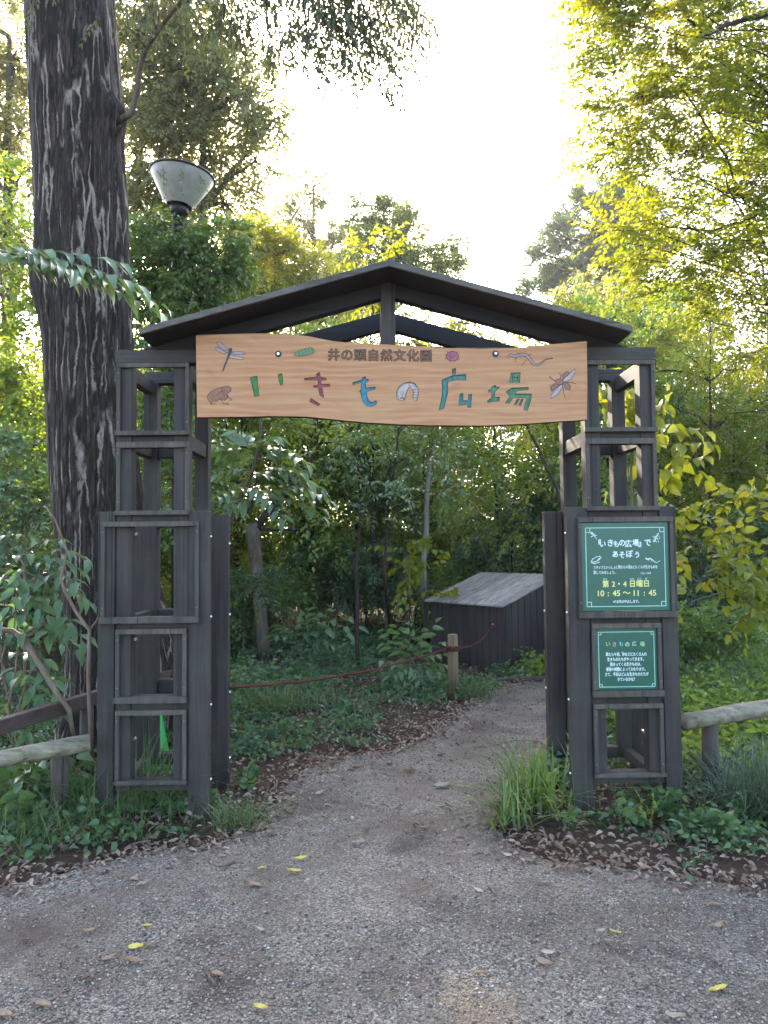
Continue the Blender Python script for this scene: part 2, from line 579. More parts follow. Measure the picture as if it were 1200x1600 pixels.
def sprays(P, D, L, n, ll, lw, ang=52, droop=0.3, jit=0.3, ldroop=0.2, shape='d', flat=0.25, stems=0.0, r=None, taper=0.35):
    r = r or rng
    M = len(P)
    D = nrm(D)
    L = np.broadcast_to(L, (M,)).astype(float)
    Z = np.array([0, 0, 1.0])
    up = Z + flat * r.normal(size=(M, 3))
    Sd = nrm(np.cross(D, up))
    N = np.cross(Sd, D)
    t = np.linspace(0.1, 1.0, n)[None, :] + r.uniform(-.04, .04, (M, n))
    pos = P[:, None] + D[:, None] * (L[:, None] * t)[..., None] - Z * (droop * L[:, None] * t ** 2)[..., None]
    tan = nrm(D[:, None] - Z * (2 * droop * t)[..., None])
    sg = np.where(np.arange(n) % 2 == 0, 1.0, -1.0)[None, :, None]
    a = R(ang) * (1 - 0.55 * (t > 0.97))[..., None]
    ld = tan * np.cos(a) + Sd[:, None] * sg * np.sin(a) + jit * r.normal(size=(M, n, 3)) * .6
    ld = nrm(ld - Z * ldroop)
    ln = N[:, None] + jit * r.normal(size=(M, n, 3))
    sz = ll * r.uniform(.7, 1.2, (M, n)) * (1 - taper * np.abs(t - .45))
    V, T = leaves(pos.reshape(-1, 3), ld.reshape(-1, 3), ln.reshape(-1, 3), sz.ravel(), lw, shape)
    st = None
    if stems > 0:
        ts = np.array([0, .5, 1.0])
        c = P[:, None] + D[:, None] * (L[:, None] * ts)[..., None] - Z * (droop * L[:, None] * ts ** 2)[..., None]
        rad = stems * np.array([1, .7, .3])
        ang3 = np.arange(3) * 2 * math.pi / 3
        ring = c[:, :, None] + rad[None, :, None, None] * (np.cos(ang3)[None, None, :, None] * Sd[:, None, None] + np.sin(ang3)[None, None, :, None] * N[:, None, None])
        SV = ring.reshape(-1, 3)
        q = []
        for i in range(2):
            for k in range(3):
                k2 = (k + 1) % 3
                q += [[i * 3 + k, i * 3 + k2, i * 3 + 3 + k2], [i * 3 + k, i * 3 + 3 + k2, i * 3 + 3 + k]]
        ST = (np.arange(M)[:, None, None] * 9 + np.array(q)[None]).reshape(-1, 3)
        st = (SV, ST)
    return V, T, st


class Acc:
    """collects numpy triangle meshes"""

    def __init__(s):
        s.V, s.T, s.n = [], [], 0

    def add(s, V, T):
        s.V.append(V)
        s.T.append(T + s.n)
        s.n += len(V)

    def mb(s, mb):
        T = []
        for f in mb.f:
            for i in range(1, len(f) - 1):
                T.append((f[0], f[i], f[i + 1]))
        if T:
            s.add(np.array(mb.v), np.array(T))

    def build(s, name, mat, parent=None, smooth=False):
        return obj_np(name, np.concatenate(s.V), np.concatenate(s.T), mat, parent, smooth)


def curve_pts(a, b, n, sag, jit, r):
    a, b = np.asarray(a, float), np.asarray(b, float)
    t = np.linspace(0, 1, n)[:, None]
    p = a * (1 - t) + b * t
    L = np.linalg.norm(b - a)
    p[:, 2] += (sag * L * np.sin(t * math.pi))[:, 0]
    p[1:-1] += r.normal(size=(n - 2, 3)) * jit * L
    return p


def plant(root, trunk, blobs, leafmat, barkmat, ll, lw=0.45, n=9, tl=0.35, cover=1.6, droop=0.3, ldroop=0.2, ang=52,
          shape='d', stems=0.0, jit=0.3, limbs=True, outw=0.7, lean=(0, 0, 0), seed=None, tn=10, trunkname='trunk', crownname='crown',
          limb_r=0.03, per=12, flatblob=1.0, subtubes=True, taper=0.35):
    """trunk: list of (point, radius); blobs: (centre, rx, rz)"""
    r = np.random.default_rng(seed if seed is not None else int(rng.integers(1e9)))
    wood, lf = Acc(), Acc()
    tp = [np.asarray(p, float) for p, _ in trunk] if trunk else []
    tr = [q for _, q in trunk] if trunk else []
    if trunk:
        # smooth resample
        m = MB()
        P_, R_ = [], []
        for i in range(len(tp) - 1):
            for u in np.linspace(0, 1, 5)[:-1]:
                P_.append(tp[i] * (1 - u) + tp[i + 1] * u + r.normal(size=3) * tr[i] * 0.18 * (1 if 0 < u else 0))
                R_.append(tr[i] * (1 - u) + tr[i + 1] * u)
        P_.append(tp[-1]); R_.append(tr[-1])
        m.tube(P_, R_, tn)
        wood.mb(m)
        TP = np.array(P_)
    for bc, rx, rz in blobs:
        bc = np.asarray(bc, float)
        area = math.pi * rx * rz
        ntw = max(3, int(2.1 * cover * area / (n * ll * ll * lw * 0.5)))
        K = max(2, int(ntw / per))
        u = nrm(r.normal(size=(K, 3))) * (r.uniform(0.1, 1, (K, 1)) ** 0.5)
        u[:, 2] *= flatblob
        sp = bc + u * np.array([rx, rx, rz])
        m = MB()
        if trunk and limbs:
            cand = TP[TP[:, 2] < bc[2] - 0.1 * rz] if (TP[:, 2] < bc[2]).any() else TP
            if len(cand) == 0: cand = TP
            dd = np.linalg.norm(cand - bc, axis=1) + 0.4 * np.abs(cand[:, 2] - (bc[2] - 0.6 * np.linalg.norm(cand[:, :2] - bc[:2], axis=1)))
            s0 = cand[np.argmin(dd)]
            m.tube(curve_pts(s0, bc, 6, 0.06, 0.03, r), np.linspace(limb_r, limb_r * .4, 6), 6, False)
        if subtubes:
            for q in sp:
                m.tube(curve_pts(bc, q, 4, 0.05, 0.05, r), np.linspace(limb_r * .35, max(limb_r * .1, .0015), 4), 4, False)
        if m.v:
            wood.mb(m)
        idx = r.integers(0, K, ntw)
        P = sp[idx] + r.normal(size=(ntw, 3)) * tl * .18
        D = nrm(P - bc) * outw + nrm(r.normal(size=(ntw, 3))) * 0.75 + np.array(lean) + np.array([0, 0, .12])
        L = tl * r.uniform(.6, 1.25, ntw)
        V, T, st = sprays(P, D, L, n, ll, lw, ang, droop, jit, ldroop, shape, .25, stems, r, taper)
        lf.add(V, T)
        if st:
            wood.add(*st)
    if wood.V:
        wood.build(trunkname, barkmat, root, True)
    if lf.V:
        lf.build(crownname, leafmat, root)
    return root


def BL(px, py, d, rp, rzp=None):
    """crown clump: centre, horizontal and vertical radius from a size at distance d"""
    c = at(px, py, d - 4.25)
    return (c, rp * d / F, (rzp or rp) * d / F)


def TK(px, py, d, wpx):
    return (at(px, py, d - 4.25), wpx * d / F / 2)


# ------------------------------------------------------------------ volume added to imitate sun glare and lift the dark gaps
hz_ = bpy.data.materials.new('glow_haze_volume')
hz_.use_nodes = True
hz_.node_tree.nodes.remove(hz_.node_tree.nodes['Principled BSDF'])
pv = hz_.node_tree.nodes.new('ShaderNodeVolumePrincipled')
pv.inputs['Color'].default_value = (.96, .97, 1, 1)
pv.inputs['Density'].default_value = .0005
pv.inputs['Anisotropy'].default_value = .45
hz_.node_tree.links.new(pv.outputs[0], hz_.node_tree.nodes['Material Output'].inputs['Volume'])
GLOW_HAZE = hz_
# ------------------------------------------------------------------ ground, path
g = 60.0
n = 90
xs = np.concatenate([-np.geomspace(90, 6, 14), np.linspace(-5.5, 5.5, 60), np.geomspace(6, 90, 14)])
ys = np.concatenate([-np.geomspace(60, 7, 8), np.linspace(-6, 9, 80), np.geomspace(9.5, 120, 20)])
X, Y = np.meshgrid(xs, ys)
Zg = 0.012 * np.sin(X * 2.1 + Y * .7) * np.cos(Y * 1.7 - X * .4) - 0.016
Zg[np.abs(X) > 6] = -0.016
V = np.stack([X.ravel(), Y.ravel(), Zg.ravel()], 1)
nx, ny = len(xs), len(ys)
i, j = np.meshgrid(np.arange(nx - 1), np.arange(ny - 1))
a = (j * nx + i).ravel()
Q = np.stack([a, a + 1, a + 1 + nx, a + nx], 1)
tag(obj_np('ground', V, Q, M_soil, None, True), kind='structure')

PATH_PX = [(-260, 1425), (-90, 1400), (0, 1390), (80, 1370), (150, 1352), (230, 1330), (330, 1322), (390, 1298), (425, 1262), (448, 1228), (480, 1200),
           (540, 1182), (610, 1174), (670, 1150), (715, 1118), (745, 1090), (780, 1070), (853, 1062), (930, 1064), (1000, 1078),
           (960, 1100), (905, 1140), (862, 1195), (815, 1245), (775, 1288), (790, 1318), (850, 1342), (930, 1352), (1020, 1362), (1100, 1374), (1200, 1393), (1330, 1420), (1500, 1440)]
pts = [gp(*p)[:2] for p in PATH_PX]
pp = []
for k in range(len(pts) - 1):
    A_, B_ = pts[k], pts[k + 1]
    m = max(2, int(np.linalg.norm(B_ - A_) / 0.05))
    for u in range(m):
        q = A_ + (B_ - A_) * u / m
        pp.append(q + rng.normal(size=2) * 0.012)
pp.append(pts[-1])
PATH = np.array(pp + [np.array([14, -1.9]), np.array([14, -14]), np.array([-14, -14]), np.array([-14, -1.9])])


def inpath(P):
    x, y = P[:, 0], P[:, 1]
    c = np.zeros(len(P), bool)
    n = len(PATH)
    for i in range(n):
        x0, y0 = PATH[i]
        x1, y1 = PATH[i - 1]
        if y0 == y1: continue
        c ^= ((y0 > y) != (y1 > y)) & (x < (x1 - x0) * (y - y0) / (y1 - y0) + x0)
    return c


def pathdist(P):
    Q = PATH[:-4]
    return np.min(np.linalg.norm(P[:, None, :2] - Q[None, ::3], axis=2), axis=1)


me = bpy.data.meshes.new('path')
me.from_pydata([(x, y, 0.004) for x, y in PATH], [], [tuple(range(len(PATH)))[::-1]])
me.update()
if me.polygons[0].normal.z < 0:
    me.flip_normals()
me.materials.append(M_gravel)
tag(link('gravel_path', me), kind='structure')

# loose stones on the gravel, thick near the camera
ico_v = []
m = 0.5
for sx in (-1, 1):
    ico_v += [(sx, 0, 0), (0, sx, 0), (0, 0, sx)]
O8 = np.array([[1, 0, 0], [-1, 0, 0], [0, 1, 0], [0, -1, 0], [0, 0, 1], [0, 0, -1], [.72, .72, .35], [-.72, .72, .3], [.72, -.72, .3], [-.72, -.72, .35]], float)
OT = np.array([[0, 6, 4], [6, 2, 4], [2, 7, 4], [7, 1, 4], [1, 9, 4], [9, 3, 4], [3, 8, 4], [8, 0, 4], [0, 5, 6], [6, 5, 2], [2, 5, 7], [7, 5, 1], [1, 5, 9], [9, 5, 3], [3, 5, 8], [8, 5, 0]])


def pebbles(cnt, x0, x1, y0, y1, s0, s1):
    P = np.stack([rng.uniform(x0, x1, cnt), rng.uniform(y0, y1, cnt)], 1)
    P = P[inpath(P)]
    # bare trodden patches
    f = np.sin(P[:, 0] * 3.1 + 1.3 * np.sin(P[:, 1] * 2.3)) * np.sin(P[:, 1] * 2.7 + 1.1 * np.cos(P[:, 0] * 1.9)) + rng.normal(size=len(P)) * .35
    P = P[f < 0.55]
    k = len(P)
    s = rng.uniform(s0, s1, k) * rng.choice([.7, 1, 1, 1.3], k)
    sc = s[:, None] * rng.uniform(.65, 1.2, (k, 3)) * np.array([1, 1, .75])
    an = rng.uniform(0, 6.28, k)
    V = O8[None] * sc[:, None] * (1 + .18 * rng.normal(size=(k, len(O8), 1)))
    c, s_ = np.cos(an)[:, None], np.sin(an)[:, None]
    V = np.stack([V[..., 0] * c - V[..., 1] * s_ + P[:, :1], V[..., 0] * s_ + V[..., 1] * c + P[:, 1:], V[..., 2] + (.004 + sc[:, 2:] * .45)], 2)
    T = (np.arange(k)[:, None, None] * len(O8) + OT[None]).reshape(-1, 3)
    return V.reshape(-1, 3), T


A = Acc()
A.add(*pebbles(40000, -1.9, 1.8, -2.7, -1.0, .0024, .0054))
A.add(*pebbles(20000, -2.4, 2.2, -1.0, 0.6, .0022, .0048))
A.add(*pebbles(5000, -1.2, 1.6, 0.6, 3.6, .004, .007))
tag(A.build('gravel_stones', M_pebble), kind='stuff')
# ------------------------------------------------------------------ the gate
gate = thing('wooden_gate', 'dark weathered wooden gate with two open lattice towers and a low gabled roof', 'gate', (0, 0.3, 0))
ZR = {y: float(at(240, y, 0)[2]) for y in (548, 568, 575, 674, 681, 691, 700, 798, 805, 799, 815, 823, 963, 973, 982, 990, 1087, 1097, 1108, 1116, 1217, 1223, 1237)}
ZB = 2.666
XO, XI, XLO, XLI = 1.569, 1.151, 1.664, 1.031
PW = 0.088


def bx(name, mat, s, x0, x1, y0, y1, z0, z1, parent=gate, bevel=.004):
    """box given by distances from the middle on side s"""
    a, b = sorted((s * x0, s * x1))
    return MB().box(a, b, y0, y1, z0, z1).build(name, mat, parent, bevel)


TW = .023      # trim width
for s in (-1, 1):
    for yf in (0, 1):
        def yy(a, b):
            # mirrored for the rear face, whose outside looks away
            return (a, b) if yf == 0 else (0.60 - b, 0.60 - a)
        # tall corner posts
        bx('post', W['z'], s, XO - PW, XO - .0015, *yy(.004, .094), ZR[1237] + .002, ZR[568])
        bx('post', W['z'], s, XI + .0015, XI + PW, *yy(.004, .094), ZR[1237] + .002, ZR[568])
        # wide boards of the lower part, standing on the ground
        bx('leg_board', W['z'], s, XO + .001, XLO, *yy(-.012, .052), -.05, ZR[799])
        bx('leg_board', W['z'], s, XLI, XI - .001, *yy(-.012, .052), -.05, ZR[799])
        # front rails
        for zt, zb in ((ZR[674] - .004, ZR[700] + .004), (ZR[798] - .004, ZR[823] + .006), (ZR[963] - .004, ZR[990] + .004), (ZR[1087] - .004, ZR[1116] + .004), (ZR[1217] - .004, ZR[1237])):
            bx('front_rail' if yf == 0 else 'rear_rail', W['x'], s, XI + PW + .0005, XO - PW - .0005, *yy(.012, .075), zb, zt)
        if yf == 0:
            # picture frame mouldings on the front face: side strips, top strip and a ledge
            for (xa, xb, zt0, zt1, zl0, zl1, nm) in (
                    (XO - .006, XI - .004, ZR[568], ZR[575], ZR[674], ZR[681], 'trim_frame'),
                    (XO - .006, XI - .004, ZR[691], ZR[700], ZR[798], ZR[805], 'trim_frame'),
                    (XLO - .022, XLI + .055, ZR[815], ZR[823], ZR[963], ZR[973], 'trim_frame'),
                    (XO - .012, XI + .005, ZR[982], ZR[990], ZR[1087], ZR[1097], 'trim_frame'),
                    (XO - .012, XI + .005, ZR[1108], ZR[1116], ZR[1217], ZR[1223], 'trim_frame')):
                m = MB()
                yb = -.0135 if zt0 < 1.8 else .002
                for u, v in ((xa, xa - TW), (xb + TW, xb)):
                    a, b = sorted((s * u, s * v))
                    m.box(a, b, yb - .020, yb, zl0 + .0005, zt1 - .0005)
                a, b = sorted((s * xa, s * xb))
                m.box(a, b, yb - .022, yb, zt1, zt0)
                a, b = sorted((s * (xa + .004), s * (xb - .004)))
                m.box(a, b, yb - .034, yb, zl1, zl0)
                # back strips that carry the lower frames
                fr = m.build(nm, Wtrim['z'], gate, .003)
                # flat screw heads in the strips
                for u in (xa - TW / 2, xb + TW / 2):
                    for z in (zl0 + .05, zt1 - .03):
                        mm = MB()
                        for rr, dy in ((.0042, 0), (.0034, -.002)):
                            for k in range(8):
                                mm.v.append((s * u + rr * math.cos(k * .785), yb - .0202 + dy, z + rr * math.sin(k * .785)))
                        for k in range(8):
                            mm.f.append((k, (k + 1) % 8, 8 + (k + 1) % 8, 8 + k))
                        mm.f.append(tuple(8 + k for k in range(8)))
                        mm.build('screw_head', M_screw, fr)
    # rails from front to rear on both faces of the tower
    for zt, zb in ((2.60, 2.51), (ZR[674] - .01, ZR[700]), (ZR[963] - .006, ZR[990]), (ZR[1217] - .006, ZR[1237])):
        for x0, x1 in ((XO - .066, XO - .012), (XI + .012, XI + .066)):
            bx('side_rail', W['y'], s, x0, x1, .0945, .5055, zb, zt)
    # bolts through the wide boards
    for y0 in (-.012, .548):
        for z in (1.58, 1.12, .62, .2):
            m = MB()
            c = np.array([s * (XLI - .0005), y0 + .032 + .004, z + (.0 if y0 < 0 else -.04)])
            b0 = len(m.v)
            for rr, dx in ((.0085, 0), (.007, .005), (.002, .008)):
                for k in range(10):
                    m.v.append((c[0] - s * dx, c[1] + rr * math.cos(k * .628), c[2] + rr * math.sin(k * .628)))
            for q in range(2):
                for k in range(10):
                    m.f.append((b0 + q * 10 + k, b0 + q * 10 + (k + 1) % 10, b0 + q * 10 + 10 + (k + 1) % 10, b0 + q * 10 + 10 + k))
            m.f.append(tuple(b0 + 20 + k for k in range(10)))
            m.build('bolt', M_steel, gate)
    # bolts seen inside through the openings
    for z in (1.60, .99, .42):
        m = MB()
        m.tube([(s * (XO - PW - .004), -.004 + .094, z), (s * (XO - PW - .004), .094 - .03, z)], .008, 10)
        m.build('bolt', M_steel, gate)

# long beams, front and rear
MB().box(-XO - .004, XO + .004, -.014, .072, ZR[568] + .001, ZB).build('tie_beam', W['x'], gate, .004)
MB().box(-XO - .004, XO + .004, .528, .614, ZR[568] + .001, ZB).build('tie_beam', W['x'], gate, .004)

# gable roof
YF, YB = -0.23, 0.25
PK = at(607, 411, YF)
EA, EB = at(219, 517, YF), at(986, 514, YF)
zp = float(PK[2]); xp = float(PK[0])
ze = float((EA[2] + EB[2]) / 2)
sl_a = (zp - ze) / (xp - float(EA[0])); sl_b = (zp - ze) / (float(EB[0]) - xp)
TH = .026
for s, xe, slope in ((-1, float(EA[0]), sl_a), (1, float(EB[0]), sl_b)):
    m = MB()
    nb = 9
    for k in range(nb):
        xa = xp + (xe - xp) * k / nb
        xb = xp + (xe - xp) * (k + 1.0) / nb
        za = zp - abs(xa - xp) * slope
        zb = zp - abs(xb - xp) * slope
        j = rng.uniform(-.006, .006)
        lift = .004
        # shingled boards: every board laps a little over the next lower one
        xa_, xb_ = xa, xb
        m.hexa([(min(xa_, xb_), YF + j, (za if xa_ < xb_ else zb) - TH), (max(xa_, xb_), YF + j, (zb if xa_ < xb_ else za) - TH), (max(xa_, xb_), YB, (zb if xa_ < xb_ else za) - TH), (min(xa_, xb_), YB, (za if xa_ < xb_ else zb) - TH),
                (min(xa_, xb_), YF + j, (za if xa_ < xb_ else zb + lift)), (max(xa_, xb_), YF + j, (zb + lift if xa_ < xb_ else za)), (max(xa_, xb_), YB, (zb + lift if xa_ < xb_ else za)), (min(xa_, xb_), YB, (za if xa_ < xb_ else zb + lift))])
    m.build('roof_slope', Wroof['y'], gate, .002)
    # weathered front edge boards
    m = MB()
    for k in range(3):
        xa = xp + (xe - xp) * k / 3 + s * (.001 if k else 0)
        xb = xp + (xe - xp) * (k + 1) / 3
        q = sorted((xa, xb))
        zz = [zp - abs(x_ - xp) * slope for x_ in q]
        m.hexa([(q[0], YF - .026, zz[0] - TH + .001), (q[1], YF - .026, zz[1] - TH + .001), (q[1], YF - .0075, zz[1] - TH + .001), (q[0], YF - .0075, zz[0] - TH + .001),
                (q[0], YF - .026, zz[0] + .009), (q[1], YF - .026, zz[1] + .009), (q[1], YF - .0075, zz[1] + .009), (q[0], YF - .0075, zz[0] + .009)])
    m.build('roof_edge', Wfas, gate, .002)
    # rafters under the roof
    for y0 in (-.012, .53):
        hr = .082 if y0 < 0 else .112
        x1 = xp + s * .027
        zt1 = zp - TH - .003 - .027 * slope
        x2 = s * (XO - .085)
        zt2 = zp - TH - .003 - abs(x2 - xp) * slope
        x3 = s * (XO - .02)
        poly = [(x1, zt1 - hr), (x1, zt1), (x2, zt2)]
        zt3 = zp - TH - .003 - abs(x3 - xp) * slope
        xq = xp + s * ((zp - TH - .003 - hr - ZB - .001) / slope)
        poly += [(x3 + s * .0, max(ZB + .0015, zt3)), (x3 + s * .0, ZB + .001)] if zt3 > ZB + .002 else [(xp + s * (zp - TH - .003 - ZB - .002) / slope, ZB + .0015)]
        poly += [(xq, ZB + .001)]
        if s < 0: poly = poly[::-1]
        MB().prism(poly, y0, y0 + .07).build('rafter', Wroof['x'], gate, .003)
for y0 in (-.018, .526):
    MB().prism([(xp - .042, ZB + .001), (xp + .042, ZB + .001), (xp + .042, zp - TH - .004 - .042 * sl_b), (xp, zp - TH - .004), (xp - .042, zp - TH - .004 - .042 * sl_a)], y0 - .002 if y0 < 0 else y0, y0 + .08).build('king_post', W['z'], gate, .003)
# ------------------------------------------------------------------ writing helpers


def txt_mesh(name, s, size, mat, parent, loc, align='CENTER', off=0.0, extrude=0.0008, sx=1.0, space=1.0):
    """lettering lying in the xz plane, reading from the front (-y)"""
    c = bpy.data.curves.new('lettering_curve', 'FONT')
    c.body = s
    c.size = size
    c.align_x = align
    c.align_y = 'CENTER'
    c.extrude = extrude
    c.space_character = space
    o = bpy.data.objects.new('lettering_tmp', c)
    COL.objects.link(o)
    bpy.context.view_layer.update()
    dg = bpy.context.evaluated_depsgraph_get()
    me0 = bpy.data.meshes.new_from_object(o.evaluated_get(dg))
    bpy.data.objects.remove(o)
    o3 = org(parent)
    me0.transform(Matrix.Translation(Vector(np.array(loc) - o3)) @ Matrix.Rotation(math.pi / 2, 4, 'X') @ Matrix.Diagonal((sx, 1, 1, 1)))
    nv = len(me0.vertices)
    V = np.empty(nv * 3, np.float32)
    me0.vertices.foreach_get('co', V)
    V = V.reshape(-1, 3)
    me0.calc_loop_triangles()
    T = np.empty(len(me0.loop_triangles) * 3, np.int32)
    me0.loop_triangles.foreach_get('vertices', T)
    T = T.reshape(-1, 3)
    bpy.data.meshes.remove(me0)
    # heavier strokes: the same letter laid a few times, each a hair further forward and aside
    sh = [(0, 0)]
    if off > 0:
        sh += [(off, 0), (-off, 0), (0, off), (0, -off)]
        if off > .002:
            sh += [(off * .7 * i_, off * .7 * j_) for i_ in (-1, 1) for j_ in (-1, 1)]
    VV = np.concatenate([V + np.array([dx, -.00006 * k, dz], np.float32) for k, (dx, dz) in enumerate(sh)])
    TT = np.concatenate([T + nv * k for k in range(len(sh))])
    return link(name, mesh_np(name, VV, TT, mat), parent)


def poly_fill(name, polys, y, thick, mat, parent, holes=False):
    """flat pieces with outlines in xz, front face at y, going back by thick"""
    c = bpy.data.curves.new('outline_curve', 'CURVE')
    c.dimensions = '2D'
    c.fill_mode = 'BOTH'
    c.extrude = thick / 2
    for p in polys:
        sp = c.splines.new('POLY')
        sp.points.add(len(p) - 1)
        for q, (x, z) in zip(sp.points, p):
            q.co = (x, z, 0, 1)
        sp.use_cyclic_u = True
    o = bpy.data.objects.new('outline_tmp', c)
    COL.objects.link(o)
    bpy.context.view_layer.update()
    me = bpy.data.meshes.new_from_object(o.evaluated_get(bpy.context.evaluated_depsgraph_get()))
    bpy.data.objects.remove(o)
    o3 = org(parent)
    me.transform(Matrix.Translation(Vector(np.array([0, y + thick / 2, 0]) - o3)) @ Matrix.Rotation(math.pi / 2, 4, 'X'))
    me.materials.clear()
    me.materials.append(mat)
    return link(name, me, parent)


def smooth_closed(p, it=2):
    p = [np.array(q, float) for q in p]
    for _ in range(it):
        p = [r_ for a, b in zip(p, p[1:] + p[:1]) for r_ in (a * .75 + b * .25, a * .25 + b * .75)]
    return p


def ribbon(pts, w0, w1=None, closed=False):
    """2D stroke outline triangles in xz"""
    pts = [np.array(p, float) for p in pts]
    if closed: pts = pts + [pts[0]]
    n = len(pts)
    L, R_ = [], []
    for i, p in enumerate(pts):
        if closed and i in (0, n - 1):
            t = pts[1] - pts[-2]
        else:
            t = pts[min(i + 1, n - 1)] - pts[max(i - 1, 0)]
        t = t / (np.linalg.norm(t) + 1e-9)
        nn = np.array([-t[1], t[0]])
        wd = (w0 if w1 is None else w0 + (w1 - w0) * i / (n - 1)) / 2
        L.append(p + nn * wd); R_.append(p - nn * wd)
    return L, R_


def strokes(name, lines, y, mat, parent, thick=.0006):
    """lines: (points, w0, w1, closed) drawn as thin solid ribbons"""
    m = MB()
    for pts, w0, w1, cl in lines:
        L, R_ = ribbon(pts, w0, w1, cl)
        for i in range(len(L) - 1):
            b = len(m.v)
            for (x, z) in (L[i], L[i + 1], R_[i + 1], R_[i]):
                m.v.append((x, y, z))
            for (x, z) in (L[i], L[i + 1], R_[i + 1], R_[i]):
                m.v.append((x, y + thick, z))
            m.f += [(b, b + 1, b + 2, b + 3), (b, b + 4, b + 5, b + 1), (b + 3, b + 2, b + 6, b + 7)]
    return m.build(name, mat, parent)


# ------------------------------------------------------------------ the long name board
YS = -0.088            # front face
SPX = [(306, 524), (350, 522), (400, 521), (440, 521.5), (480, 525), (520, 533), (560, 536.5), (600, 538), (650, 541), (700, 544), (750, 545), (800, 544), (830, 541.5), (860, 538), (890, 535.5), (917, 533),
       (917.5, 600), (917, 655), (900, 657), (880, 658), (850, 660), (830, 661.5), (800, 663), (760, 665), (730, 665), (700, 664.5), (670, 664.5), (650, 663.5), (625, 663), (600, 661.5), (570, 660), (540, 657), (520, 655), (500, 653), (480, 651), (460, 650.5), (420, 650), (380, 651), (345, 651.5), (308, 652), (307, 590)]


def sp(px, py, y=YS):
    p = at(px, py, y)
    return (float(p[0]), float(p[2]))


def A1(p): return sp(280 + p[0] / 3.5294, 480 + p[1] / 3.5294)
def A2(p): return sp(600 + p[0] / 3.5294, 480 + p[1] / 3.5294)


outline = [sp(*p) for p in SPX]
c0 = np.mean(np.array(outline), 0)
board = thing('name_board', 'long live-edge timber name board with carved coloured letters hung across the gate', 'sign board', (c0[0], YS + .02, c0[1]))
GLY = {
    'i1': (A1, [(391, 388), (429, 378), (441, 489), (417, 494)]),
    'i2': (A1, [(546, 370), (567, 366), (573, 405), (571, 425), (560, 433), (550, 408)]),
    'ki1': (A1, [(689, 392), (757, 385), (755, 371), (774, 357), (780, 385), (811, 392), (811, 403), (782, 404), (785, 425), (833, 424), (831, 437), (788, 440), (797, 493), (795, 500), (775, 485), (768, 444), (742, 441), (738, 434), (767, 427), (763, 403), (690, 403)]),
    'ki2': (A1, [(726, 502), (777, 535), (770, 545), (718, 521)]),
    'mo': (A1, [(955, 416), (1010, 400), (1010, 388), (1028, 381), (1030, 396), (1045, 398), (1043, 408), (1028, 415), (1031, 445), (1084, 440), (1082, 450), (1035, 466), (1037, 495), (1048, 520), (1068, 526), (1080, 515), (1091, 520), (1085, 538), (1060, 548), (1035, 545), (1015, 525), (1006, 500), (1000, 470), (990, 465), (1004, 455), (1003, 415), (957, 430)]),
    'no': (A2, [(72, 505), (68, 470), (80, 440), (105, 420), (140, 412), (170, 420), (188, 445), (190, 480), (182, 515), (165, 518), (158, 495), (163, 470), (155, 450), (140, 440), (128, 460), (120, 485), (112, 512), (90, 515)]),
    'hi1': (A2, [(375, 342), (396, 336), (395, 368), (378, 370)]),
    'hi2': (A2, [(318, 402), (380, 376), (453, 370), (453, 402), (400, 400), (352, 412), (352, 470), (330, 560), (302, 570), (318, 500), (322, 440)]),
    'hi3': (A2, [(419, 478), (436, 472), (436, 515), (464, 513), (466, 480), (484, 478), (478, 555), (460, 552), (461, 535), (412, 542)]),
    'ba1': (A2, [(596, 437), (616, 430), (618, 440), (640, 438), (612, 465), (610, 498), (638, 495), (636, 518), (600, 520), (572, 528), (570, 515), (594, 500), (594, 470), (573, 468), (577, 458), (594, 450)]),
    'ba2': (A2, [(700, 362), (752, 360), (748, 415), (692, 415)]),
    'ba3': (A2, [(671, 468), (705, 445), (798, 442), (796, 456), (740, 460), (722, 478), (815, 478), (808, 520), (790, 572), (770, 568), (782, 520), (786, 500), (715, 498), (690, 530), (668, 530), (695, 490)]),
    'ba4': (A2, [(735, 506), (748, 506), (728, 540), (718, 538)]),
    'ba5': (A2, [(758, 506), (770, 506), (752, 545), (742, 543)]),
}
holes = {k: [f(p) for p in pl] for k, (f, pl) in GLY.items()}
FT = .009
poly_fill('board_face', [outline] + list(holes.values()), YS, FT, M_board, board)
poly_fill('board_back', [outline], YS + FT + .0002, .043, M_bark_edge, board)
TINT = {'i': m_carve('carved_green', lin(62, 134, 62)), 'ki': m_carve('carved_red', lin(150, 76, 80)), 'mo': m_carve('carved_blue', lin(58, 134, 152)),
        'no': m_carve('carved_white', lin(186, 172, 160)), 'hi': m_carve('carved_teal', lin(70, 128, 118)), 'ba': m_carve('carved_moss', lin(82, 130, 96))}


def grow_poly(p, k):
    c = np.mean(np.array(p), 0)
    return [tuple(c + (np.array(q) - c) * k) for q in p]


for key, names in (('i', ('i1', 'i2')), ('ki', ('ki1', 'ki2')), ('mo', ('mo',)), ('no', ('no',)), ('hi', ('hi1', 'hi2', 'hi3')), ('ba', ('ba1', 'ba2', 'ba3', 'ba4', 'ba5'))):
    m = None
    for nm in names:
        o_ = poly_fill('carved_letter', [holes[nm]], YS + FT - .0025, .002, TINT[key], board)
        strokes('letter_outline', [(holes[nm], .0024, None, True)], YS - .0007, M_line, o_)
